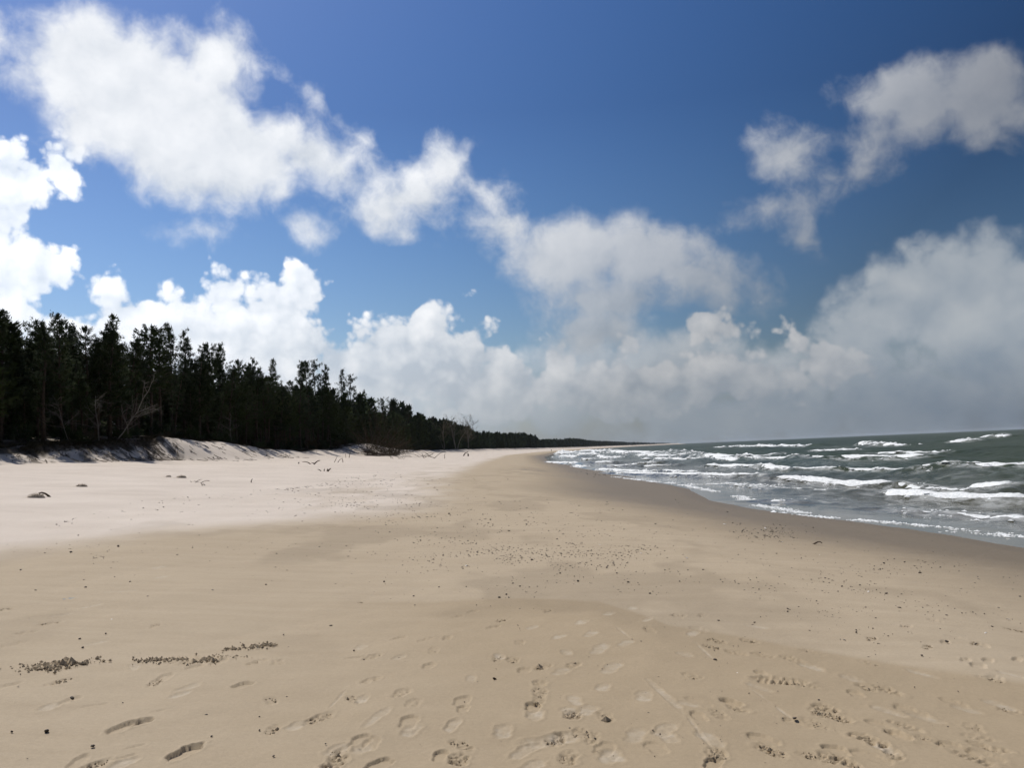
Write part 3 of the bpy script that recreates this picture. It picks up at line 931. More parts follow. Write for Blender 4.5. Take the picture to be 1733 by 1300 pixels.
sths = np.concatenate([np.linspace(-R(12), -R(0.5), 60)[:-1], np.linspace(-R(0.5), hf, 560), np.linspace(hf, R(88), 24)[1:]])
srows = [9.0]
while srows[-1] < 14000:
    r = srows[-1]
    srows.append(r + (min(max(0.12, r * r / (FPX * 2.6) * 0.9), 0.36) if r < 110 else min(0.36 + (r - 110) * 0.009, r * 0.03)))
srows = np.array(srows)
ST, SR = np.meshgrid(sths, srows)
WX, WY = (SR * np.sin(ST)).ravel(), (SR * np.cos(ST)).ravel()
res = np.gradient(srows)[:, None].repeat(len(sths), 1).ravel() * 0.8 + SR.ravel() * (sths[100] - sths[99]) * 0.3
WZ, LACE = sea_z(WX, WY, res)
ns = len(sths)
i = (np.arange(len(srows) - 1)[:, None] * ns + np.arange(ns - 1)[None, :]).ravel()
sq = np.stack([i, i + 1, i + ns + 1, i + ns], 1)
deep_land = (WX - shore(WY)) < -4.0
sq = sq[~deep_land[sq].all(1)]
used, inv = np.unique(sq.ravel(), return_inverse=True)
sea_me = mesh_np('sea', np.stack([WX, WY, WZ], 1)[used], inv.reshape(-1, 4))
tsea = (WX - shore(WY))[used]
attr(sea_me, 'off', tsea)
attr(sea_me, 'lace', LACE[used])

sea_mat, nb, bs = material('sea_water')
geo = nb.node('ShaderNodeNewGeometry')
pos = geo.outputs['Position']
off, lace = at('off'), at('lace')
pw = nb.v('MULTIPLY', pos, (1.0, 0.55, 1.0))
n_c = nb.noise(pw, 1.1, 5, 0.62)
n_f = nb.noise(pw, 5.0, 4, 0.6)
n_b = nb.noise(pw, 0.12, 4, 0.55)
shal = nb.rng(off, 2.0, 22.0, 1.0, 0.0, True)
c = nb.mix(nb.rng(n_b, 0.35, 0.65), (0.025, 0.034, 0.014), (0.042, 0.054, 0.023))
c = nb.mix(nb.m('MULTIPLY', shal, 0.8), c, (0.085, 0.074, 0.046))
web = nb.voro(nb.v('ADD', pw, nb.v('SCALE', nb.noise(pw, 1.5, 3, 0.6, color=True), 0.8)), 1.25, 2, 0.6)
frost = nb.m('MULTIPLY', nb.rng(web, 0.55, 0.78), nb.rng(n_c, 0.42, 0.60))
fo = nb.m('MULTIPLY', frost, nb.rng(lace, 0.12, 0.9), clamp=True)
cap = nb.rng(nb.noise(nb.v('MULTIPLY', pos, (0.5, 0.12, 1)), 0.9, 5, 0.7), 0.705, 0.735)
cap = nb.m('MULTIPLY', cap, nb.rng(off, 45, 90))
fo = nb.m('MAXIMUM', fo, nb.m('MULTIPLY', cap, 0.9), clamp=True)
nb.put(bs.inputs['Base Color'], nb.mix(fo, c, (0.74, 0.76, 0.76)))
nb.put(bs.inputs['Roughness'], nb.m('MAXIMUM', nb.rng(off, 1.0, 30.0, 0.05, 0.34), nb.m('MULTIPLY', fo, 0.8)))
bs.inputs['IOR'].default_value = 1.333
nb.put(bs.inputs['Specular IOR Level'], nb.m('MULTIPLY', nb.rng(fo, 0, 1, 1, 0.2), nb.rng(off, 1.8, 6.0, 0.5, 0.13)))
hh = nb.m('MULTIPLY_ADD', n_c, 1.0, nb.m('MULTIPLY', n_f, 0.35))
bp = nb.node('ShaderNodeBump')
nb.put(bp.inputs['Strength'], nb.rng(off, 1.5, 6.0, 0.03, 0.9))
bp.inputs['Distance'].default_value = 0.16
nb.put(bp.inputs['Height'], hh)
nb.t.links.new(bp.outputs[0], bs.inputs['Normal'])
sea = link('sea', sea_me, mat=sea_mat)
tag(sea, kind='structure')

foam_mat, nb, bs = material('foam')
pos = nb.node('ShaderNodeNewGeometry').outputs['Position']
nf = nb.noise(pos, 9.0, 5, 0.65)
nb.put(bs.inputs['Base Color'], nb.mix(nb.rng(nf, 0.35, 0.6), (0.60, 0.63, 0.63), (0.84, 0.85, 0.85)))
bs.inputs['Roughness'].default_value = 0.85
bs.inputs['Specular IOR Level'].default_value = 0.2
bs.inputs['Subsurface Weight'].default_value = 0.0
bump(nb, bs, nf, 0.8, 0.06)


def foam_mesh(sg, seed):
    """a lumpy roll of foam lying along the crest, ragged at both ends and closed below the water"""
    d = sg[1] - sg[0]
    L = np.linalg.norm(d)
    d = d / L
    nrm = np.array([d[1], -d[0]])
    if nrm[0] < 0:
        nrm = -nrm
    dist = np.linalg.norm((sg[0] + sg[1]) / 2)
    nu = int(np.clip(L / max(0.10, dist * 0.0022), 14, 260))
    nvv = 11
    u = np.linspace(0, 1, nu)
    s = np.linspace(0, 1, nvv)
    U, S = np.meshgrid(u, s, indexing='ij')
    um = U * L
    endf = np.minimum(sstep(0, 0.10, U + 0.05 * fbm(S * 4 + seed, U * 3, 2, 0.5, seed)), sstep(1, 0.88, U)) ** 0.7
    wob = fbm(um / 3.0, um * 0 + seed, 3, 0.6, seed)
    patch = np.clip(0.88 + 0.8 * fbm(um / max(2.2, L * 0.10), um * 0 + 4 + seed, 3, 0.55, seed + 3), 0.12, 1.25)
    if sg[4] == 'swash':
        patch = np.clip(0.62 + 2.0 * fbm(um / 1.3, um * 0 + 4 + seed, 4, 0.6, seed + 3), 0.0, 1.2)
    wid = sg[3] * (0.62 if sg[4] == 'break' else 0.62) * endf * (0.35 + 0.65 * patch)
    hgt = sg[2] * (0.58 if sg[4] == 'break' else 0.7) * endf * patch
    lumps = fbm(um / 0.28, S * 5 + seed, 3, 0.6, seed + 7)
    cross = (S - 0.45) * 1.7 * wid + sg[3] * 0.5 * wob + 0.16 * sg[3] * lumps
    arch = np.sin(np.pi * np.clip(S, 0, 1)) ** 0.7 * (1.15 - 0.5 * S)
    X = sg[0][0] + d[0] * um + nrm[0] * cross
    Y = sg[0][1] + d[1] * um + nrm[1] * cross
    base, _ = sea_z(X.ravel(), Y.ravel(), 0.3)
    base = np.minimum(base.reshape(X.shape), SEA_Z + 0.55 * sg[2] + 0.25)
    if sg[4] == 'swash':
        base = np.maximum(base, ground_z(X, Y))
    Z = base + hgt * (0.42 * arch + 0.42 * arch * np.clip(lumps + 0.25, 0, 1)) - (0.04 if sg[4] == 'break' else 0.012) - 0.10 * (1 - arch) * (sg[4] == 'break')
    top = np.stack([X, Y, Z], -1).reshape(-1, 3)
    bot = np.stack([X, Y, base - 0.25], -1).reshape(-1, 3)
    i = (np.arange(nu - 1)[:, None] * nvv + np.arange(nvv - 1)[None, :]).ravel()
    q = np.stack([i, i + 1, i + nvv + 1, i + nvv], 1)
    n0 = len(top)
    e = []
    for a_ in range(nu - 1):
        for col in (0, nvv - 1):
            p_, r_ = a_ * nvv + col, (a_ + 1) * nvv + col
            e.append((p_, r_, r_ + n0, p_ + n0))
    for row in (0, nu - 1):
        for b_ in range(nvv - 1):
            p_, r_ = row * nvv + b_, row * nvv + b_ + 1
            e.append((p_, r_, r_ + n0, p_ + n0))
    return mesh_np('foam', np.vstack([top, bot]), np.vstack([q, np.array(e)]))


def foam_flecks(sg, seed):
    """clots of broken foam: the whole of a thin swash line, the ragged fringe of a breaker"""
    g = np.random.default_rng(seed)
    d = sg[1] - sg[0]
    L = float(np.linalg.norm(d))
    d = d / L
    nrm = np.array([d[1], -d[0]])
    if nrm[0] < 0:
        nrm = -nrm
    dist = float(np.linalg.norm((sg[0] + sg[1]) / 2))
    swash = sg[4] == 'swash'
    n = int(min(3200, L * (95 if swash else 17) * min(1.0, 40 / dist)))
    u = g.random(n) * L
    v = g.normal(0, 0.30, n) * sg[3] if swash else np.where(g.random(n) < 0.6, -np.abs(g.normal(0, 0.45, n)), np.abs(g.normal(0, 0.9, n))) * sg[3]
    v = v + sg[3] * (0.9 if swash else 0.5) * fbm(u / (1.6 if swash else 3.0), u * 0 + seed, 3, 0.6, seed)
    keep = (fbm(u / 0.9, v * 1.5, 3, 0.6, seed + 2) > (-0.07 if swash else 0.02)) & (np.minimum(u, L - u) > g.random(n) * 0.08 * L)
    u, v = u[keep], v[keep]
    k = len(u)
    X, Y = sg[0][0] + d[0] * u + nrm[0] * v, sg[0][1] + d[1] * u + nrm[1] * v
    s = (0.030 if swash else 0.05) * np.exp(g.normal(0, 0.5, k)) * max(1.0, dist / 40)
    Z, _ = sea_z(X, Y, 0.3)
    if swash:
        Z = np.maximum(Z, ground_z(X, Y))
    base = np.array([(1, 0, 0), (0, 1, 0), (-1, 0, 0), (0, -1, 0), (0, 0, 1), (0, 0, -1)], float)
    w = base[None] * (s[:, None, None] * (0.6 + 0.8 * g.random((k, 6, 1)))) * np.array([1.0, 1.5, 0.40])
    w = w + np.stack([X, Y, Z + s * 0.1], 1)[:, None, :]
    f = np.array([(0, 1, 4), (1, 2, 4), (2, 3, 4), (3, 0, 4), (1, 0, 5), (2, 1, 5), (3, 2, 5), (0, 3, 5)])
    return mesh_np('foam_flecks', w.reshape(-1, 3), None, (f[None] + (np.arange(k) * 6)[:, None, None]).reshape(-1, 3), False) if k > 3 else None


for i, sg in enumerate(SEG):
    if sg[4] == 'swash':
        me = foam_flecks(sg, 900 + i)
        if me is not None:
            o = link('swash_foam', me, sea, foam_mat)
            o['kind'] = 'stuff'
        continue
    wave = link('breaking_wave', foam_mesh(sg, 100 + i * 7), sea, foam_mat)
    me = foam_flecks(sg, 900 + i)
    if me is not None:
        o = link('foam_flecks', me, wave, foam_mat)
        o['kind'] = 'stuff'


# ------------------------------------------------------------------ trees
bark_mat = simple_mat('pine_bark', (0.034, 0.026, 0.019), (0.085, 0.058, 0.040), 3.0, 0.9, 0.5, 0.2)
dead_mat = simple_mat('bleached_wood', (0.11, 0.095, 0.08), (0.21, 0.19, 0.165), 6.0, 0.85, 0.3, 0.2)
twig_mat = simple_mat('dry_twigs', (0.050, 0.038, 0.028), (0.115, 0.088, 0.062), 6.0, 0.9, 0.0, 0.2)
birch_mat = simple_mat('birch_bark', (0.07, 0.062, 0.05), (0.22, 0.205, 0.185), 2.2, 0.8, 0.2, 0.25)


def leaf_mat(name, c0, c1, scale):
    m, nb, bs = material(name)
    tc_ = nb.node('ShaderNodeTexCoord').outputs['Object']
    oi = nb.node('ShaderNodeObjectInfo').outputs['Random']
    n = nb.noise(tc_, scale, 3, 0.6)
    f = nb.rng(nb.m('MULTIPLY_ADD', nb.m('SUBTRACT', oi, 0.5), 0.4, n), 0.25, 0.75)
    nb.put(bs.inputs['Base Color'], nb.mix(f, c0, c1))
    bs.inputs['Roughness'].default_value = 0.95
    bs.inputs['Specular IOR Level'].default_value = 0.06
    return m


needle_mat = leaf_mat('pine_needles', (0.019, 0.030, 0.013), (0.052, 0.070, 0.028), 1.3)
dry_leaf_mat = leaf_mat('withered_leaves', (0.050, 0.040, 0.022), (0.120, 0.095, 0.050), 2.0)
grass_mat = leaf_mat('dune_grass', (0.030, 0.028, 0.018), (0.090, 0.075, 0.045), 2.5)


def blades(mb, base, dirs, lens, wid):
    """one thin triangle per blade"""
    base, dirs = np.asarray(base), np.asarray(dirs)
    side = np.cross(dirs, np.array([0.31, 0.52, 0.79]))
    side /= np.linalg.norm(side, axis=1)[:, None] + 1e-9
    w = side * np.asarray(wid).reshape(-1, 1)
    v = np.stack([base - w, base + w, base + dirs * np.asarray(lens).reshape(-1, 1)], 1).reshape(-1, 3)
    mb.add(v, t=np.arange(len(v)).reshape(-1, 3))


def unit(v):
    return v / (np.linalg.norm(v, axis=-1, keepdims=True) + 1e-9)


def make_pine(seed, H=12.0, crown0=0.36, spread=2.0, shape=0.55, spiky=0.0, dens=1.0, blade=(0.26, 0.055), per=17):
    g = np.random.default_rng(seed)
    tr, lb, cr = MB(), MB(), MB()
    n = 9
    hz_ = np.linspace(0, 1, n)
    lean = g.normal(0, 0.25, 2)
    bend = np.cumsum(g.normal(0, 0.10, (n, 2)), 0) * hz_[:, None]
    trunk = np.stack([lean[0] * hz_ + bend[:, 0], lean[1] * hz_ + bend[:, 1], hz_ * H * 0.985 - 0.3], 1)
    tr.tube(trunk, 0.17 * (1 - hz_) ** 0.8 * (0.8 + 0.4 * g.random()) + 0.02, 7)

    def on_trunk(h):
        return np.array([np.interp(h, hz_, trunk[:, k]) for k in range(3)])
    # dead branches below the crown
    for k in range(int(16 * dens)):
        h = g.uniform(0.10, crown0 + 0.1)
        a, L = g.uniform(0, 6.28), g.uniform(0.5, 1.7)
        o = on_trunk(h)
        s = np.linspace(0, 1, 5)
        droop = g.uniform(-0.5, 0.25)
        p = o + np.stack([np.cos(a) * s * L, np.sin(a) * s * L, droop * s * s * L + g.normal(0, 0.04, 5)], 1)
        lb.tube(p, 0.022 * (1 - 0.8 * s), 3, cap=False)
    # living branches in whorls
    h = crown0
    B, Dd = [], []
    while h < 0.985:
        u = (h - crown0) / (1 - crown0)
        prof = (min(1, (u + 0.10) / 0.35) ** 0.7) * ((1 - u) ** shape) + 0.10
        for a in np.arange(g.integers(3, 6)) * 2.4 + g.uniform(0, 6.28):
            if g.random() < 0.10:
                continue
            L = spread * prof * g.uniform(0.55, 1.2)
            rise = g.uniform(0.0, 0.45) + 0.55 * u + spiky * 0.3
            o = on_trunk(h + g.normal(0, 0.008))
            s = np.linspace(0, 1, 5)
            a2 = a + g.normal(0, 0.25)
            p = o + np.stack([np.cos(a + (a2 - a) * s) * s * L, np.sin(a + (a2 - a) * s) * s * L, rise * L * s ** 1.5 - 0.12 * L * s], 1)
            lb.tube(p, (0.035 * (1 - u) + 0.012) * (1 - 0.8 * s), 3, cap=False)
            nc_ = max(2, int(L * 3.4 * dens))
            for q in range(nc_):
                f = 0.30 + 0.72 * (q + g.random()) / nc_
                pt = np.array([np.interp(min(f, 1), s, p[:, k]) for k in range(3)])
                pt = pt + g.normal(0, 0.16, 3) * (0.4 + L * 0.25) + np.array([0, 0, 0.05])
                out = unit(np.array([np.cos(a2), np.sin(a2), 0.7]))
                dv = unit(g.normal(0, 0.62, (per, 3)) + out)
                B.append(pt + g.normal(0, 0.10, (per, 3)))
                Dd.append(dv)
        h += g.uniform(0.026, 0.052) * (12.0 / H) * (0.75 if u > 0.6 else 1.0)
    top = on_trunk(0.99)
    for q in range(3):
        B.append(top + np.array([0, 0, 0.18 * q - 0.1]) + g.normal(0, 0.06, (per, 3)))
        Dd.append(unit(g.normal(0, 0.5, (per, 3)) + np.array([0, 0, 1.0])))
    B, Dd = np.vstack(B), np.vstack(Dd)
    blades(cr, B, Dd, blade[0] * g.uniform(0.6, 1.3, len(B)), blade[1] * g.uniform(0.7, 1.3, len(B)))
    return tr.mesh('trunk'), lb.mesh('branches'), cr.mesh('crown', smooth=False)


def tree_from(meshes, name, label, cat, group=None, mats=None):
    root = empty(name)
    tag(root, label, cat, group)
    for nm, me, mt in zip(('trunk', 'branches', 'crown'), meshes, mats or (bark_mat, bark_mat, needle_mat)):
        if me is not None:
            link(nm, me, root, mt)
    return root


def copy_tree(o):
    c = o.copy()
    C.objects.link(c)
    for ch in list(o.children):
        k = ch.copy()
        C.objects.link(k)
        k.parent = c
    return c


PROTO = []
for k, kw in enumerate([
    dict(crown0=.34, spread=2.1, shape=.55), dict(crown0=.40, spread=2.3, shape=.40), dict(crown0=.30, spread=1.7, shape=.80, spiky=.4),
    dict(crown0=.26, spread=1.8, shape=.75, spiky=.2), dict(crown0=.44, spread=2.6, shape=.32), dict(crown0=.36, spread=1.5, shape=.65, spiky=.6), dict(crown0=.22, spread=2.2, shape=.6),
]):
    PROTO.append(make_pine(200 + k, 12.0, dens=1.0, **kw))

ENV = np.array([(-400, 470), (-120, 500), (-40, 520), (4, 522), (17, 534), (29, 539), (36, 550), (49, 558), (62, 550), (75, 539), (90, 545), (108, 529), (120, 540), (144, 549), (157, 562), (170, 560), (185, 546), (200, 528), (213, 543),
                (228, 572), (240, 565), (255, 546), (271, 553), (291, 548), (312, 558), (323, 581), (335, 579), (352, 578), (366, 577), (378, 595), (387, 614), (412, 604), (433, 605), (447, 618), (466, 604), (485, 637),
                (508, 606), (523, 609), (538, 607), (557, 620), (578, 625), (597, 635), (602, 658), (619, 661), (635, 669), (649, 674), (665, 674), (681, 687), (694, 687), (697, 700), (710, 704), (727, 707), (744, 711),
                (762, 716), (776, 722), (790, 724), (802, 731), (825, 732), (854, 734), (883, 734), (906, 738), (912, 744.5), (940, 744), (975, 742.5), (1000, 746), (1050, 748), (1090, 749), (1150, 750.2), (1200, 751)], float)


def sky_height(x, y, drop=0.0):
    """height above the ground at which a tree standing here reaches the outline of the wood"""
    z0 = float(ground_z(x, y))
    z = z0 + 10.0
    for _ in range(4):
        px, py = project((x, y, z))
        lim = np.interp(px, ENV[:, 0], ENV[:, 1]) + drop
        dist = (np.array([x, y, z]) - EYE) @ FW
        z += (py - lim) * dist / FPX
    return z - z0


PEAKS = [(4, 'tall pointed pine at the far left edge of the wood'),
         (29, 'narrow pine just right of the far left pointed pine'),
         (75, 'thin pine with a gappy see-through top near the left edge'),
         (108, 'tallest broad pine of the left wood, its top leaning over the white cloud'),
         (144, 'round-topped pine just right of the tallest left pine'),
         (185, 'short-topped pine pressed against the slender high pine on its right'),
         (200, 'slender high pine with a steeple-like tip'),
         (255, 'flat-topped pine on the left of the three-headed clump'),
         (271, 'middle pine of the three-headed clump'),
         (291, 'upright-tipped pine on the right of the three-headed clump'),
         (312, 'sloping pine standing behind the dune hollow'),
         (352, 'pine with loose open branches above the dune hollow'),
         (366, 'wind-bent pine with a ragged tuft leaning to the right'),
         (412, 'bushy pine right of the dip in the tree line'),
         (433, 'small pointed pine beside the bushy pine past the dip'),
         (466, 'conical pine with an even Christmas-tree outline'),
         (508, 'thin spiked pine at the left of the last high group'),
         (523, 'dense pine in the middle of the last high group'),
         (538, 'stout pine at the crest of the last high group'),
         (557, 'pine just below the crest of the last high group'),
         (578, 'pine with a small bare leader on the last high group'),
         (597, 'outermost pine where the tree line drops steeply'),
         (619, 'low pine just past the steep drop of the tree line'),
         (649, 'blunt pine above the fallen bush'),
         (665, 'crooked pine above and right of the fallen bush'),
         (694, 'small pine before the tree line runs low into the distance')]
fr = np.random.default_rng(21)
taken = []
PK = [2, 5, 1, 0, 6, 3, 2, 4, 1, 2, 3, 1, 5, 6, 3, 2, 5, 6, 0, 3, 2, 0, 3, 1, 4, 0]
WOOD = 'pines of the wood behind the dune'
first = [None] * len(PROTO)


def plant(kind, x, y, H, label, tilt=0.03, wide=1.0):
    if first[kind] is None:
        o = tree_from(PROTO[kind], 'pine_tree', label, 'tree', WOOD)
        first[kind] = o
    else:
        o = copy_tree(first[kind])
        o['label'] = label
    s = H / 12.0
    o.location = (x, y, float(ground_z(x, y)))
    o.rotation_euler = (fr.normal(0, tilt), fr.normal(0, tilt), fr.uniform(0, 6.28))
    w = s ** 0.6 * wide
    o.scale = (w, w, s)
    taken.append((x, y))
    return o


for (px, lab), kd in zip(PEAKS, PK):
    # walk along the sight line until we stand just behind the crest of the dune
    d = ray(px, np.interp(px, ENV[:, 0], ENV[:, 1]) + 150)
    back = fr.uniform(3.5, 6.0) + (3.5 if 290 < px < 420 else 0)
    t = 20.0
    while t < 500:
        x, y = d[0] * t, d[1] * t
        if x < crest_at(y) - back:
            break
        t += 0.25
    plant(kd, x, y, max(5.0, sky_height(x, y)), lab, 0.02, 0.95)

spots = []
for _ in range(9000):
    y = 48 + 300 * fr.random() ** 1.25
    cxv = crest_at(y)
    back = abs(fr.normal(0, 1)) * 9 + 2.6 + (3.0 * np.exp(-((y - 97) / 11) ** 2)) - 1.4 * (y < 82)
    x = cxv - back
    gap = 1.9 if back < 6 else 2.6
    if y > 180:
        gap *= 1.25
    if x / y < -0.72 or back > 26 or any((x - a) ** 2 + (y - b_) ** 2 < gap * gap for a, b_ in taken):
        continue
    Hm = sky_height(x, y, 4 + 14 * fr.random() * 80 / y)
    H = min(Hm, fr.uniform(8.5, 13.0)) if back > 5 or fr.random() < 0.7 else min(Hm, fr.uniform(4, 8))
    if H < 3.5:
        continue
    spots.append((x, y, H))
    taken.append((x, y))
spots.sort(key=lambda s: s[1] - 1.2 * s[0])
N_SINGLE = 225
AREA = [(60, 'dark {} at the far left of the wood, above the broken turf bank'), (150, 'dark {} left of the bleached dead trees on the dune'), (245, 'dark {} just behind the bleached dead trees on the dune'),
        (330, 'dark {} above the steep dune bank left of the sand hollow'), (420, 'dark {} at the back of the bare white sand hollow'), (520, 'dark {} behind the dry stems sticking out of the sand'),
        (605, 'dark {} under the last high group of treetops'), (690, 'dark {} above the bush that slid down the dune'), (760, 'dark {} where the wood runs low, left of the bare birches'), (9999, 'dark {} in the distance beyond the bare birches')]


def area_label(x, y, what):
    px = project((x, y, 3.0))[0]
    return next(t for lim, t in AREA if px < lim).format(what)


for x, y, H in spots[:N_SINGLE]:
    plant(int(fr.integers(0, len(PROTO))), x, y, H, area_label(x, y, 'pine'))

# what stands deeper in and far along the coast is one mass
LOW = []
for k in range(5):
    kw = [dict(crown0=.04, spread=2.2, shape=.6), dict(crown0=.06, spread=1.8, shape=.85), dict(crown0=.04, spread=2.4, shape=.5), dict(crown0=.06, spread=1.6, shape=1.0, spiky=.4), dict(crown0=.04, spread=2.0, shape=.7)][k]
    tr_, lb_, cr_ = make_pine(300 + k, 12.0, dens=0.55, blade=(0.62, 0.20), per=7, **kw)
    arr = []
    for me in (tr_, cr_):
        co = np.empty(len(me.vertices) * 3, np.float32)
        me.vertices.foreach_get('co', co)
        arr.append((co.reshape(-1, 3), [tuple(p.vertices) for p in me.polygons]))
    bpy.data.meshes.remove(lb_)
    LOW.append(arr)


def mass(name, places, keep_trunk, thin=1.0):
    mb = MB()
    trunk_faces = 0
    for (x, y, H) in places:
        co, faces = LOW[int(fr.integers(0, 5))][1]
        nt = len(co) // 3
        s = H / 12.0
        w = s ** 0.6
        f = min(1.0, thin)
        sel = np.arange(nt) if f >= 1 else fr.permutation(nt)[:int(nt * f)]
        v = co.reshape(-1, 3, 3)[sel]
        if f < 1:
            cen = v.mean(1, keepdims=True)
            v = cen + (v - cen) * (1 / f) ** 0.42
        a = fr.uniform(0, 6.28)
        v = v.reshape(-1, 3)
        v = np.stack([(v[:, 0] * math.cos(a) - v[:, 1] * math.sin(a)) * w, (v[:, 0] * math.sin(a) + v[:, 1] * math.cos(a)) * w, v[:, 2] * s], 1)
        z0 = float(ground_z(x, y))
        mb.add(v + np.array([x, y, z0]), t=np.arange(len(v)).reshape(-1, 3))
        if keep_trunk:
            mb.tube([(x, y, z0 - .3), (x + .1, y, z0 + H * .5), (x, y, z0 + H * .95)], [.17 * s, .1 * s, .03], 4, cap=False)
    o = link(name, mb.mesh(name, smooth=False), None, needle_mat)
    return o


deep_places = spots[N_SINGLE:]
for _ in range(520):                       # young growth that fills the wood between the trunks
    y = 46 + 300 * fr.random() ** 1.3
    x = crest_at(y) - fr.uniform(5.0, 48.0)
    if x / y > -0.80:
        deep_places.append((x, y, min(fr.uniform(2.5, 8.5), sky_height(x, y, 20))))
deep_places = [p for p in deep_places if p[2] > 1.5]
o = mass('forest', deep_places, True, 0.45)
tag(o, 'dark mass of pines filling the depth of the wood', 'forest', kind='stuff')
far_places = []
y = 330.0
while y < 5000:
    cxv = crest_at(y)
    for k in range(4 if y < 900 else 3):
        x = cxv - (1.0 + k * (3.2 + y * 0.0012) + fr.random() * 3)
        yy = y + fr.uniform(-3, 3)
        H = sky_height(x, yy, 0) * (fr.uniform(0.70, 1.0) if fr.random() < 0.75 else fr.uniform(0.95, 1.1))
        if 3 < H:
            far_places.append((x, yy, min(H, 19.0)))
    y += 2.6 + y * 0.0032
nearer = [p for p in far_places if p[1] < 800]
farther = [p for p in far_places if p[1] >= 800]
o = mass('coastal_forest', nearer, False, 0.16)
tag(o, 'dark pine forest following the beach into the distance', 'forest', kind='stuff')
o = mass('far_headland_forest', farther, False, 0.07)
tag(o, 'hazy strip of forest on the far headland', 'forest', kind='stuff')


# ------------------------------------------------------------------ bare trees, bushes and wrack along the dune
def make_bare(seed, H, lean=(0, 0), stems=1, twigs=60, r=0.09, spread=1.0, depth=3):
    g = np.random.default_rng(seed)
    tr, br = MB(), MB()

    def grow(o, d, L, rad, lev):
        n = 6
        p = [np.array(o, float)]
        for _ in range(n - 1):
            d = unit(d + g.normal(0, 0.16, 3) + np.array([0, 0, 0.03]))
            p.append(p[-1] + d * L / (n - 1))
        p = np.array(p)
        (tr if lev == 0 else br).tube(p, rad * np.linspace(1, 0.35, n), 6 if lev == 0 else 4 if lev == 1 else 3, cap=False)
        if lev >= depth:
            return
        for _ in range({0: 9, 1: 5, 2: 4}[lev]):
            f = g.uniform(0.25 if lev else 0.30, 1.0)
            q = np.array([np.interp(f, np.linspace(0, 1, n), p[:, k]) for k in range(3)])
            dd = unit(d * 0.55 + unit(g.normal(0, 1, 3) * np.array([1, 1, 0.5])) * spread)
            grow(q, dd, L * g.uniform(0.35, 0.6) * (1.15 - 0.5 * f), rad * 0.45, lev + 1)
    for s in range(stems):
        a = g.uniform(0, 6.28)
        d0 = unit(np.array([lean[0] + 0.12 * (stems > 1) * math.cos(a), lean[1] + 0.12 * (stems > 1) * math.sin(a), 1.0]))
        o0 = np.array([0.35 * math.cos(a) * (stems > 1), 0.35 * math.sin(a) * (stems > 1), -0.25])
        grow(o0, d0, H * g.uniform(0.85, 1.0), r * g.uniform(0.7, 1.0), 0)
    return tr.mesh('trunk'), br.mesh('branches')


def foot_of(px, py, toward=0.0):
    """stand on the dune crest along the sight line of a pixel column"""
    d = ray(px, py)
    t = 20.0
    while t < 700:
        x, y = d[0] * t, d[1] * t
        if x < crest_at(y) - toward:
            return np.array([x, y, float(ground_z(x, y))])
        t += 0.25


def place_bare(px, H, seed, label, name, mat, toward=0.3, **kw):
    p = foot_of(px, 700, toward)
    t, b_ = make_bare(seed, H, **kw)
    root = empty(name, p)
    tag(root, label, 'tree')
    link('trunk', t, root, mat)
    link('branches', b_, root, mat)['kind'] = 'stuff'
    return root


place_bare(168, 4.6, 11, 'thin bleached dead tree standing upright left of the leaning one', 'bare_tree', dead_mat, r=0.055, spread=1.0)
place_bare(193, 5.6, 12, 'leafless dead tree with long pale branches reaching up to the right', 'bare_tree', dead_mat, lean=(0.45, 0.1), r=0.07, spread=0.9)
place_bare(215, 3.6, 17, 'small bare tree bending low over the dune edge', 'bare_tree', dead_mat, lean=(0.6, -0.1), r=0.05)
place_bare(392, 4.6, 14, 'bare grey tree whose twigs slant right above the dune slope', 'bare_tree', dead_mat, lean=(0.35, 0), r=0.05)
place_bare(120, 3.8, 19, 'low dead tree with grey level branches left of the bleached ones', 'bare_tree', dead_mat, lean=(-0.3, 0), r=0.05)
bt = simple_mat('birch_twigs', (0.055, 0.045, 0.030), (0.13, 0.105, 0.07), 4.0, 0.9)
for px, H, sd, lab, n_st in ((792, 15.0, 31, 'leafless birch clump of several pale stems standing alone on the beach edge', 4),
                             (772, 14.0, 33, 'bare olive-brown birch clump left of the lone pale-stemmed one', 4), (752, 12.5, 35, 'small bare birch clump nearest the dark pines', 3)):
    p = foot_of(px, 745, -2.0)
    t, b_ = make_bare(sd, H, stems=n_st, r=0.17, spread=0.55)
    root = empty('birch_tree', p)
    tag(root, lab, 'tree', 'bare birches')
    link('trunk', t, root, birch_mat)
    link('branches', b_, root, bt)['kind'] = 'stuff'

# shrubs along the foot of the wood
def make_shrub(seed, r=1.3, h=1.5, n=900, lm=None):
    g = np.random.default_rng(seed)
    st, lf = MB(), MB()
    B, Dd = [], []
    for k in range(26):
        a, e = g.uniform(0, 6.28), g.uniform(0.15, 1.3)
        d = np.array([math.cos(a) * math.cos(e) * r, math.sin(a) * math.cos(e) * r, math.sin(e) * h]) * g.uniform(0.6, 1.1)
        s = np.linspace(0, 1, 4)[:, None]
        p = d * s + np.array([0, 0, -0.1]) + g.normal(0, 0.05, (4, 3)) * s
        st.tube(p, 0.022 * np.linspace(1, 0.3, 4), 3, cap=False)
        m = n // 26
        f = g.uniform(0.35, 1.05, m)[:, None]
        B.append(d * f + g.normal(0, 0.13, (m, 3)))
        Dd.append(unit(g.normal(0, 0.7, (m, 3)) + unit(d)))
    B = np.vstack(B)
    B[:, 2] = np.maximum(B[:, 2], 0.02)
    blades(lf, B, np.vstack(Dd), g.uniform(0.12, 0.30, len(B)), g.uniform(0.025, 0.05, len(B)))
    return st.mesh('stems'), lf.mesh('foliage', smooth=False)


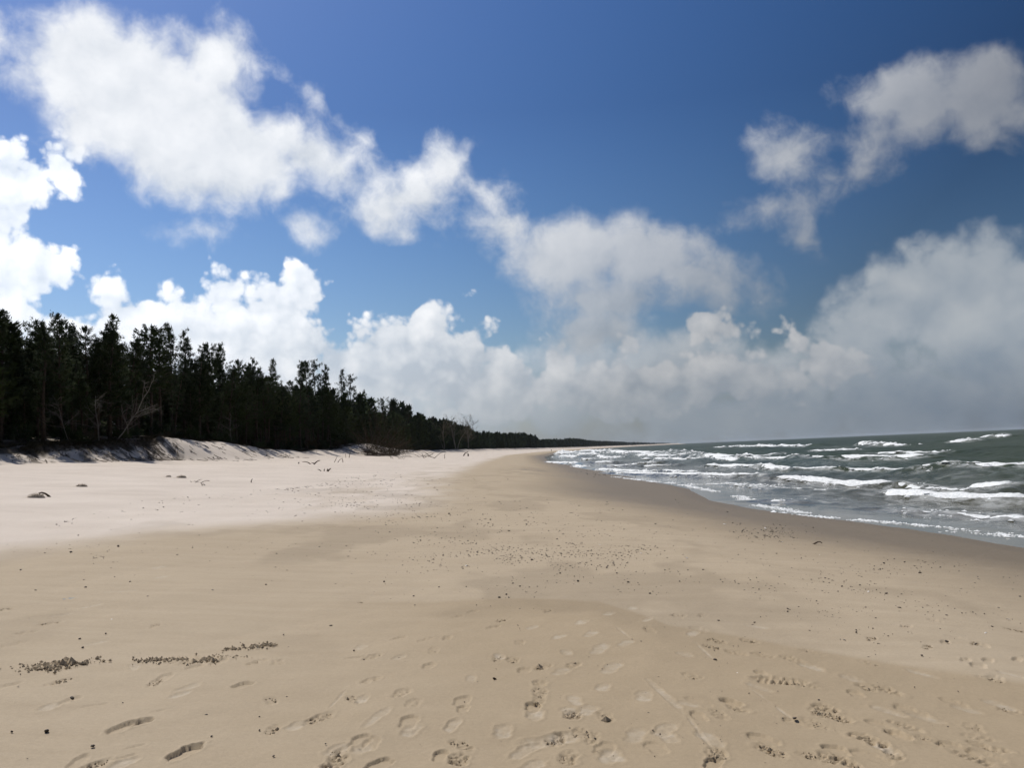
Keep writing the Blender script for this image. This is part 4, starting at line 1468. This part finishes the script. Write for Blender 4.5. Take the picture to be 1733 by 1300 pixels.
SH = [make_shrub(400 + k, r=1.2 + 0.2 * k, h=1.3 + 0.25 * k) for k in range(3)]
sh_first = [None] * 3
sg_ = np.random.default_rng(77)


def place_shrub(k, x, y, s, label, mat=None):
    if sh_first[k] is None:
        o = empty('shrub')
        tag(o, label, 'shrub', 'shrubs at the foot of the wood')
        link('stems', SH[k][0], o, twig_mat)
        link('foliage', SH[k][1], o, dry_leaf_mat if k == 1 else needle_mat)
        sh_first[k] = o
    else:
        o = copy_tree(sh_first[k])
        o['label'] = label
    o.location = (x, y, float(ground_z(x, y)))
    o.rotation_euler = (0, 0, sg_.uniform(0, 6.28))
    o.scale = (s, s, s * sg_.uniform(0.8, 1.2))


yy = 58.0
while yy < 330:
    cxv = crest_at(yy)
    hollow = 88 < yy < 104
    x = cxv - sg_.uniform(0.6, 3.0)
    place_shrub(int(sg_.integers(0, 3)), x, yy, sg_.uniform(0.55, 1.25), area_label(x, yy, 'shrub'))
    yy += sg_.uniform(1.6, 4.2) * (1 + yy / 200)


bush_mat = leaf_mat('dark_bush_leaves', (0.020, 0.017, 0.010), (0.060, 0.048, 0.026), 2.0)
# the bush that has slid down the dune
def fallen_bush(px0, px1, py, label):
    pa, pb = on_ground(px0, py), on_ground(px1, py)
    c0 = (pa + pb) / 2
    wid = np.linalg.norm(pb - pa)
    g = np.random.default_rng(88)
    root = empty('fallen_bush', c0)
    tag(root, label, 'bush')
    st, lf, wd = MB(), MB(), MB()
    B, Dd = [], []
    ax = unit((pb - pa) * np.array([1, 1, 0]))
    s = np.linspace(0, 1, 6)[:, None]
    wd.tube((ax * (s - 0.5) * wid * 0.9) + np.array([0, 0, 0.25]) + np.array([0, 0, 1.2]) * (0.6 - s), 0.13 * np.linspace(1.2, 0.5, 6), 6)
    for k in range(190):
        u = g.uniform(-0.5, 0.5)
        prof = (0.55 + 0.45 * math.cos(u * 2.6)) * (1.1 - 0.7 * u)
        a, e = g.uniform(0, 6.28), g.uniform(0.1, 1.4)
        L = g.uniform(0.5, 1.0) * prof * wid * 0.34
        d = np.array([math.cos(a) * math.cos(e), math.sin(a) * math.cos(e), math.sin(e)]) * L
        o0 = ax * u * wid * 0.85
        q = np.linspace(0, 1, 4)[:, None]
        p = o0 + d * q + g.normal(0, 0.06, (4, 3)) * q
        st.tube(p, 0.035 * np.linspace(1, 0.3, 4), 3, cap=False)
        m = 44
        f = g.uniform(0.15, 1.05, m)[:, None]
        bb = o0 + d * f + g.normal(0, 0.16, (m, 3))
        B.append(bb)
        Dd.append(unit(g.normal(0, 0.8, (m, 3)) + unit(d)))
    B = np.vstack(B)
    B[:, 2] = np.maximum(B[:, 2], 0.03)
    blades(lf, B, np.vstack(Dd), g.uniform(0.15, 0.4, len(B)), g.uniform(0.03, 0.06, len(B)))
    link('trunk', wd.mesh('trunk'), root, bark_mat)
    link('branches', st.mesh('branches'), root, twig_mat)
    link('foliage', lf.mesh('foliage', False), root, bush_mat)


fallen_bush(612, 680, 772, 'dark bush that has slid down the dune and lies on the white sand')


def sticks(name, label, cat, px, py, n, size, seed, upright=0.3, mat=None, r=0.012, up=0.0):
    p = on_ground(px, py)
    g = np.random.default_rng(seed)
    root = empty(name, p)
    tag(root, label, cat)
    for k in range(n):
        mb = MB()
        a = g.uniform(0, 6.28)
        e = g.uniform(0.0, 0.4) + upright * g.uniform(0.3, 1.2)
        o0 = np.array([g.normal(0, size * 0.5) if n > 1 else 0, g.normal(0, size * 0.35) if n > 1 else 0, up])
        d = np.array([math.cos(a) * math.cos(e), math.sin(a) * math.cos(e) * 0.6, math.sin(e)])
        L = size * g.uniform(0.5, 1.1)
        s = np.linspace(-0.1, 1, 5)[:, None]
        pts = o0 + d * s * L + np.array([0, 0, 0.12 * L]) * np.sin(s * 3) + g.normal(0, 0.02 * size, (5, 3))
        mb.tube(pts, r * g.uniform(0.7, 1.3) * np.linspace(1, 0.45, 5), 5)
        link('twig', mb.mesh('twig'), root, mat or twig_mat)
    return root


sticks('brushwood', 'cluster of dry upright stems sticking out of the sand below the dune', 'brushwood', 483, 775, 16, 1.0, 1, 0.9, r=0.016)
sticks('driftwood', 'dark driftwood lump right of the dry upright stems', 'driftwood', 523, 786, 4, 0.9, 2, 0.1, r=0.07)
sticks('driftwood', 'crooked branch lying on the sand with its end in the air', 'driftwood', 575, 783, 4, 0.9, 3, 0.5, r=0.035)
sticks('driftwood', 'small forked stump lying alone on the white sand', 'driftwood', 553, 798, 4, 0.42, 4, 0.4, r=0.05)
sticks('driftwood', 'slanted dark stick on the white sand below the dune hollow', 'driftwood', 425, 817, 1, 0.55, 5, 0.25, r=0.035)
sticks('driftwood', 'short twigs in a low row on the white sand', 'driftwood', 336, 817, 5, 0.4, 6, 0.05, r=0.012)
sticks('driftwood', 'flat dark stick beside the bigger grassy hummock', 'driftwood', 84, 841, 1, 0.55, 7, 0.02, r=0.03)
sticks('driftwood', 'flat piece of driftwood on the white sand right of the smallest hummock', 'driftwood', 350, 822, 2, 0.42, 8, 0.05, r=0.025)
sticks('driftwood', 'two short posts standing in the sand before the wood', 'driftwood', 587, 775, 2, 0.9, 9, 1.2, r=0.05)
sticks('brushwood', 'scattered twigs at the foot of the fallen bush', 'brushwood', 674, 777, 8, 1.2, 10, 0.5, r=0.03)
sticks('brushwood', 'long dark branches washed down the slope right of the fallen bush', 'brushwood', 722, 774, 7, 3.2, 11, 0.06, r=0.07)
sticks('brushwood', 'thin branches trailing on the sand farther along the dune foot', 'brushwood', 742, 776, 5, 3.0, 12, 0.04, r=0.05)
sticks('driftwood', 'yellowish log below the lone birch clump', 'driftwood', 783, 772, 2, 2.2, 13, 0.1, dead_mat, r=0.2)
sticks('driftwood', 'black stick lying on the wet sand near the water', 'driftwood', 1376, 922, 1, 0.26, 14, 0.02, r=0.022)
sticks('driftwood', 'straight dark stick in the middle of the footprints', 'driftwood', 838, 1151, 1, 0.075, 15, 0.0, r=0.008)


tussock_mat = leaf_mat('dry_tussock', (0.085, 0.062, 0.040), (0.200, 0.155, 0.105), 3.0)


def hummock(px, py, w, label, seed):
    """a tussock half buried by blown sand"""
    p = on_ground(px, py)
    g = np.random.default_rng(seed)
    root = empty('grass_hummock', p)
    tag(root, label, 'hummock')
    mb = MB()
    mb.lump((0, 0, -0.04 * w), (w * 0.5, w * 0.36, w * 0.26), seed, 0.12, 14, 8)
    mb.lump((-w * 0.55, -w * 0.05, -0.06 * w), (w * 0.7, w * 0.24, w * 0.14), seed + 1, 0.08, 12, 7)
    me = mb.mesh('mound')
    for k in ATT:
        attr(me, k, np.full(len(me.vertices), {'dry': 0.55, 'brown': 0.5}.get(k, 0.0)))
    link('mound', me, root, sand_mat)
    gb = MB()
    n = 260
    a = g.uniform(0, 6.28, n)
    rr = np.sqrt(g.random(n)) * w * 0.46
    B = np.stack([np.cos(a) * rr, np.sin(a) * rr * 0.72, w * 0.22 * np.sqrt(np.clip(1 - (rr / (w * 0.5)) ** 2, 0, 1)) - 0.04 * w], 1)
    D_ = unit(np.stack([g.normal(-0.2, 0.5, n), g.normal(0, 0.4, n), g.uniform(0.2, 1.0, n)], 1))
    blades(gb, B, D_, g.uniform(0.03, 0.09, n) * w / 0.5, np.full(n, 0.006 * w / 0.5))
    link('grass', gb.mesh('grass', False), root, tussock_mat)


hummock(61, 843, 0.50, 'brown grass tussock, the biggest and nearest of those on the white sand', 501)
hummock(138, 824, 0.42, 'brown tussock with a long sand tail behind the nearest one', 503)
hummock(307, 809, 0.50, 'small dark tussock mound in front of the dune hollow', 505)
hummock(285, 807.5, 0.30, 'low tussock just left of the mound in front of the dune hollow', 507)

# grass and roots along the broken edge of the dune
gb = MB()
gg = np.random.default_rng(55)
n = 34000
Yg = 58 + 120 * gg.random(n) ** 1.4
cxg, czg, wg = dune_lines(Yg)
dg = np.where(gg.random(n) < 0.5, gg.uniform(-0.8, 0.35, n), np.abs(gg.normal(0, 0.9, n)))
keep = (vnoise(Yg / 2.5, dg * 2, 7) > 0.32)
Yg, dg, cxg = Yg[keep], dg[keep], cxg[keep]
Xg = cxg + dg
B = np.stack([Xg, Yg, ground_z(Xg, Yg) - 0.02], 1)
D_ = unit(np.stack([gg.normal(0.5, 0.5, len(B)), gg.normal(-0.1, 0.5, len(B)), gg.normal(0.15, 0.45, len(B)) - 0.5 * (dg > 0.3)], 1))
blades(gb, B, D_, gg.uniform(0.15, 0.5, len(B)), gg.uniform(0.012, 0.03, len(B)))
o = gb.build('dune_grass', grass_mat, None, False)
tag(o, 'dark grass and roots hanging over the broken edge of the dune', 'grass', kind='stuff')
# broken twigs strewn over the steep slope
tb = MB()
for k in range(420):
    y = gg.normal(79, 4.5) if k < 260 else gg.uniform(60, 125)
    x = crest_at(y) + width_at(y) * gg.uniform(0.02, 1.0)
    a = gg.normal(-0.5, 0.5)
    L = gg.uniform(0.25, 1.1)
    s = np.linspace(-0.5, 0.5, 4)
    xs, ys = x + math.cos(a) * s * L, y + math.sin(a) * s * L
    tb.tube(np.stack([xs, ys, ground_z(xs, ys) + 0.04 + gg.normal(0, 0.03, 4)], 1), gg.uniform(0.012, 0.035), 3, cap=False)
o = tb.build('twig_litter', twig_mat)
tag(o, 'dark roots and broken twigs strewn down the dune slope', 'twigs', kind='stuff')

# ------------------------------------------------------------------ stones, shells
stone_mat = simple_mat('beach_stone', (0.040, 0.033, 0.026), (0.140, 0.112, 0.085), 14.0, 0.75, 0.2, 0.35)
shell_mat = simple_mat('shell', (0.62, 0.58, 0.52), (0.82, 0.79, 0.74), 30.0, 0.5, 0.2, 0.4)
PEB = []
for k in range(6):
    mb = MB()
    mb.lump((0, 0, 0.25), (1.0, 0.72, 0.55), 700 + k, 0.16, 8, 6)
    PEB.append(mb.mesh('pebble'))
SHL = []
for k in range(2):
    # one valve of a cockle: a ribbed dome with an open rim
    rows_, cols_ = 5, 15
    v, q = [], []
    for i_ in range(rows_):
        for j_ in range(cols_):
            u_, w_ = i_ / (rows_ - 1), j_ / (cols_ - 1) * math.pi - math.pi / 2
            rad = math.sin(u_ * math.pi / 2)
            rib = 1 + 0.05 * (j_ % 2)
            v.append((rad * math.sin(w_) * rib, rad * math.cos(w_) * rib * 1.05 - 0.35, 0.42 * math.cos(u_ * math.pi / 2) * rib + 0.05))
    for i_ in range(rows_ - 1):
        for j_ in range(cols_ - 1):
            a_ = i_ * cols_ + j_
            q.append((a_, a_ + 1, a_ + cols_ + 1, a_ + cols_))
    nv = len(v)
    v += [(x_ * 0.92, y_ * 0.92 - 0.02, z_ * 0.86 - 0.02) for x_, y_, z_ in v]
    q += [(d_ + nv, c_ + nv, b2 + nv, a_ + nv) for a_, b2, c_, d_ in q]
    SHL.append(mesh_np('shell', v, q))
SMALL = [(79, 1239), (20, 1240), (157, 1264), (122, 1183), (349, 1211), (439, 1214), (439, 1237), (358, 1247), (463, 1281), (551, 1260), (179, 1073), (135, 1082), (140, 1097), (599, 1102), (808, 1156), (964, 1234),
         (1007, 1251), (1097, 1208), (1105, 1237), (1117, 1244), (1070, 1084), (1045, 1096), (1006, 1078), (1085, 1087), (743, 994), (789, 994), (857, 1007), (845, 1012), (861, 1012), (880, 993), (868, 988),
         (991, 1010), (978, 984), (948, 971), (1056, 897), (943, 913), (891, 888), (750, 941), (900, 948), (841, 931), (1027, 961), (1038, 954), (1063, 986), (1044, 971), (1231, 867), (1496, 954), (1557, 970),
         (1657, 982), (1650, 988), (1714, 999), (1726, 1011), (1465, 1029), (1522, 1029), (1482, 1047), (1449, 1067), (1449, 1071), (1602, 1042), (1591, 1066), (1679, 1061), (1602, 1087), (1651, 1091), (1370, 1068),
         (1214, 1017), (1216, 1051), (1277, 1054), (1333, 1031), (1333, 1036), (1418, 1002), (1425, 993), (1210, 1118), (1345, 1217), (1325, 1217), (1382, 1018), (1560, 1110), (1600, 1010), (1690, 1030), (1500, 1005),
         (1260, 1000), (1150, 985), (1190, 965), (1100, 1005), (700, 1010), (650, 985), (560, 1060), (480, 1075), (360, 1000), (250, 1010), (145, 995), (60, 1000), (35, 965), (220, 985), (300, 940), (120, 935), (200, 925), (450, 990), (760, 870), (830, 880)]
BIG = {(122, 1183): 'pale-sided stone with a tail of blown sand at the lower left', (1345, 1217): 'dark stone at the end of the thin straight drag line', (1070, 1084): 'dark stone at the upper end of the drag line',
       (1210, 1118): 'dark stone halfway along the drag line', (808, 1156): 'dark stone left of the straight stick among the footprints', (1602, 1087): 'large flat stone on the pale band at the right',
       (157, 1264): 'dark stone in the lower left corner right of the two smaller ones', (79, 1239): 'rounded stone left of the clear shoe print'}
pg = np.random.default_rng(9)


def pebble_label(px, py):
    if py < 945 and px < 480 or py < 900 and px < 720:
        return 'small dark pebble on the edge of the white sand'
    if px > 1100 and py < 960:
        return 'small dark pebble on the brown wet sand'
    if px > 1100 and py < 1100:
        return 'small dark pebble on the pale sand band at the right'
    if px > 580 and py < 1020:
        return 'small dark pebble in the field of specks in the middle of the beach'
    if px < 580 and py < 1110:
        return 'small dark pebble on the tan sand above the churned patches'
    if px < 580:
        return 'small dark pebble near the two deep shoe prints at the lower left'
    return 'small dark pebble among the footprints'


for k, (px, py) in enumerate(SMALL):
    p = on_ground(px, py)
    s = pg.uniform(1.5, 2.5) * np.linalg.norm(p - EYE) / FPX * (1.5 if (px, py) in BIG else 1.0)
    o = link('pebble', PEB[k % 6], None, stone_mat)
    o.location = p
    o.rotation_euler = (pg.normal(0, .15), pg.normal(0, .15), pg.uniform(0, 6.28))
    o.scale = (s * pg.uniform(0.8, 1.3), s * pg.uniform(.8, 1.3), s * pg.uniform(.7, 1.2))
    tag(o, BIG.get((px, py), pebble_label(px, py)), 'pebble', 'pebbles on the sand')
SHELLS = [(189, 1049), (789, 958), (1085, 937), (1015, 923), (1387, 940), (1162, 945), (1226, 888), (1295, 895), (1323, 918), (1470, 1002), (1706, 1049), (1668, 1072), (1429, 1084), (1248, 1140)]
for k, (px, py) in enumerate(SHELLS):
    p = on_ground(px, py)
    s = pg.uniform(1.9, 2.8) * np.linalg.norm(p - EYE) / FPX
    o = link('shell', SHL[k % 2], None, shell_mat)
    o.location = p
    o.rotation_euler = (pg.normal(0.1, .2), pg.normal(0, .2), pg.uniform(0, 6.28))
    o.scale = (s, s, s)
    tag(o, 'white shell with a dark shadow beside it on the sand at the left' if k == 0 else ('small white shell on the darker wet sand near the water' if py < 950 and px > 1100 else 'small white shell on the pale sand band at the right' if px > 1100 else 'small white shell in the field of dark specks in the middle'), 'shell', 'shells on the sand')

# the countless small specks
mb = MB()
AREAS = [(780, 935, 130, 32, 420), (920, 945, 110, 24, 380), (1040, 925, 80, 30, 300), (1300, 900, 70, 14, 160), (1450, 965, 260, 40, 330), (690, 885, 90, 20, 130), (1500, 1025, 230, 55, 260), (250, 935, 260, 30, 130),
         (900, 880, 260, 40, 420), (1000, 990, 330, 30, 260), (120, 830, 160, 28, 140), (560, 815, 180, 16, 260), (380, 850, 300, 40, 120), (620, 850, 120, 18, 160), (1030, 800, 60, 6, 120), (1060, 1150, 600, 140, 240), (1320, 900, 30, 8, 90)]
for cx0, cy0, rx, ry, n in AREAS:
    px, py = cx0 + pg.normal(0, 0.55, n) * rx, cy0 + pg.normal(0, 0.55, n) * ry
    d = FW + RT * ((px - CX) / FPX)[:, None] + UP * ((CY - py) / FPX)[:, None]
    d = d[d[:, 2] < -0.012]
    z = np.full(len(d), 0.2)
    for _i in range(4):
        Q = EYE + d * ((z - EYE[2]) / d[:, 2])[:, None]
        z = ground_z(Q[:, 0], Q[:, 1])
    Q[:, 2] = z
    Q = Q[(Q[:, 1] > 3) & (Q[:, 1] < 160) & (Q[:, 0] - shore(Q[:, 1]) < -0.6) & (np.abs(Q[:, 0]) < 60)]
    for p in Q:
        s = pg.uniform(0.5, 1.3) * np.linalg.norm(p - EYE) / FPX
        h_ = s * pg.uniform(0.5, 1.0)
        a = pg.uniform(0, 6.28)
        ca_, sa_ = math.cos(a) * s * pg.uniform(1, 1.9), math.sin(a) * s
        q_ = 0.7
        if pg.random() < 0.28:               # crumbs of twig among the pebbles
            q_ = 0.16
            ca_, sa_, h_ = 2.6 * s * math.cos(a), 2.6 * s * math.sin(a), h_ * 0.5
        v = [(ca_, sa_, 0), (-sa_ * q_, ca_ * q_, 0), (-ca_, -sa_, 0), (sa_ * q_, -ca_ * q_, 0), (0, 0, h_), (0, 0, -h_)]
        mb.add(np.array(v) + p, t=[(0, 1, 4), (1, 2, 4), (2, 3, 4), (3, 0, 4), (1, 0, 5), (2, 1, 5), (3, 2, 5), (0, 3, 5)])
o = mb.build('pebble_scatter', stone_mat, None, False)
tag(o, 'countless tiny dark pebbles and wood crumbs sprinkled over the sand', 'pebbles', kind='stuff')

# ------------------------------------------------------------------ the walker far down the beach
cloth_mat = simple_mat('dark_clothes', (0.020, 0.021, 0.026), (0.045, 0.045, 0.055), 9.0, 0.9)
skin_mat = simple_mat('skin', (0.42, 0.27, 0.20), (0.50, 0.34, 0.26), 9.0, 0.6)
_d = ray(933, 764.3)
PW = np.array([_d[0] / _d[1] * 600.0, 600.0, 0])
PW[2] = float(ground_z(PW[0], PW[1]))


def skinned(name, joints, edges, parent, mat):
    me = bpy.data.meshes.new(name)
    me.from_pydata([j[:3] for j in joints], edges, [])
    o = link(name, me, parent, mat)
    md = o.modifiers.new('skin', 'SKIN')
    md.use_smooth_shade = True
    sv = me.skin_vertices[0].data if me.skin_vertices else None
    if sv is None:
        me.skin_vertices.new() if hasattr(me.skin_vertices, 'new') else None
        sv = me.skin_vertices[0].data
    for k, j in enumerate(joints):
        sv[k].radius = (j[3], j[4] if len(j) > 4 else j[3])
        sv[k].use_root = k == 0
    sb = o.modifiers.new('smooth', 'SUBSURF')
    sb.levels = sb.render_levels = 1
    return o


person = empty('person', PW, R(12))
tag(person, 'lone walker in dark clothes far down the beach at the water', 'person')
J = [(0, 0, .95, .15, .11), (0, .01, 1.15, .14, .10), (0, .02, 1.36, .17, .11), (0, .03, 1.47, .07), (0, .05, 1.56, .06),
     (-.17, .02, 1.40, .06), (-.22, .06, 1.14, .045), (-.20, .20, .93, .035), (.17, .02, 1.40, .06), (.22, -.04, 1.14, .045), (.21, -.10, .90, .035),
     (-.09, .0, .88, .09), (-.09, .14, .50, .065), (-.09, .10, .10, .045), (-.09, .24, .04, .04), (.09, .0, .88, .09), (.09, -.06, .50, .065), (.09, -.28, .14, .045), (.09, -.18, .04, .04)]
E = [(0, 1), (1, 2), (2, 3), (3, 4), (2, 5), (5, 6), (6, 7), (2, 8), (8, 9), (9, 10), (0, 11), (11, 12), (12, 13), (13, 14), (0, 15), (15, 16), (16, 17), (17, 18)]
try:
    skinned('body', J, E, person, cloth_mat)
except Exception as ex:
    print('skin failed', ex)
hb = MB()
hb.lump((0, .06, 1.64), (.085, .10, .125), 5, 0.02, 12, 9)
hb.lump((0, .165, 1.635), (.018, .025, .03), 6, 0.02, 6, 5)
for sx_ in (-1, 1):
    hb.lump((.088 * sx_, .06, 1.64), (.014, .03, .04), 7, 0.02, 6, 5)
link('head', hb.mesh('head'), person, skin_mat)
hr = MB()
hr.lump((0, .04, 1.68), (.097, .11, .105), 8, 0.05, 12, 8)
link('hair', hr.mesh('hair'), person, twig_mat)


# ------------------------------------------------------------------ the sea air
hz_m = bpy.data.materials.new('sea_air')
hz_m.use_nodes = True
hz_m.node_tree.nodes.clear()
nb = NB(hz_m.node_tree)
vo = nb.node('ShaderNodeOutputMaterial')
pv = nb.node('ShaderNodeVolumePrincipled')
pv.inputs['Color'].default_value = (0.78, 0.86, 0.95, 1)
pv.inputs['Density'].default_value = 0.000032
pv.inputs['Anisotropy'].default_value = 0.0
hz_m.node_tree.links.new(pv.outputs[0], vo.inputs['Volume'])
hx, hy0, hy1, hz0, hz1 = 17000, -17000, 17000, -12.0, 34.0
hv = [(-hx, hy0, hz0), (hx, hy0, hz0), (hx, hy1, hz0), (-hx, hy1, hz0), (-hx, hy0, hz1), (hx, hy0, hz1), (hx, hy1, hz1), (-hx, hy1, hz1)]
hq = [(3, 2, 1, 0), (4, 5, 6, 7), (0, 1, 5, 4), (1, 2, 6, 5), (2, 3, 7, 6), (3, 0, 4, 7)]
haze = link('haze', mesh_np('haze', hv, hq, smooth=False), None, hz_m)
tag(haze, kind='stuff')
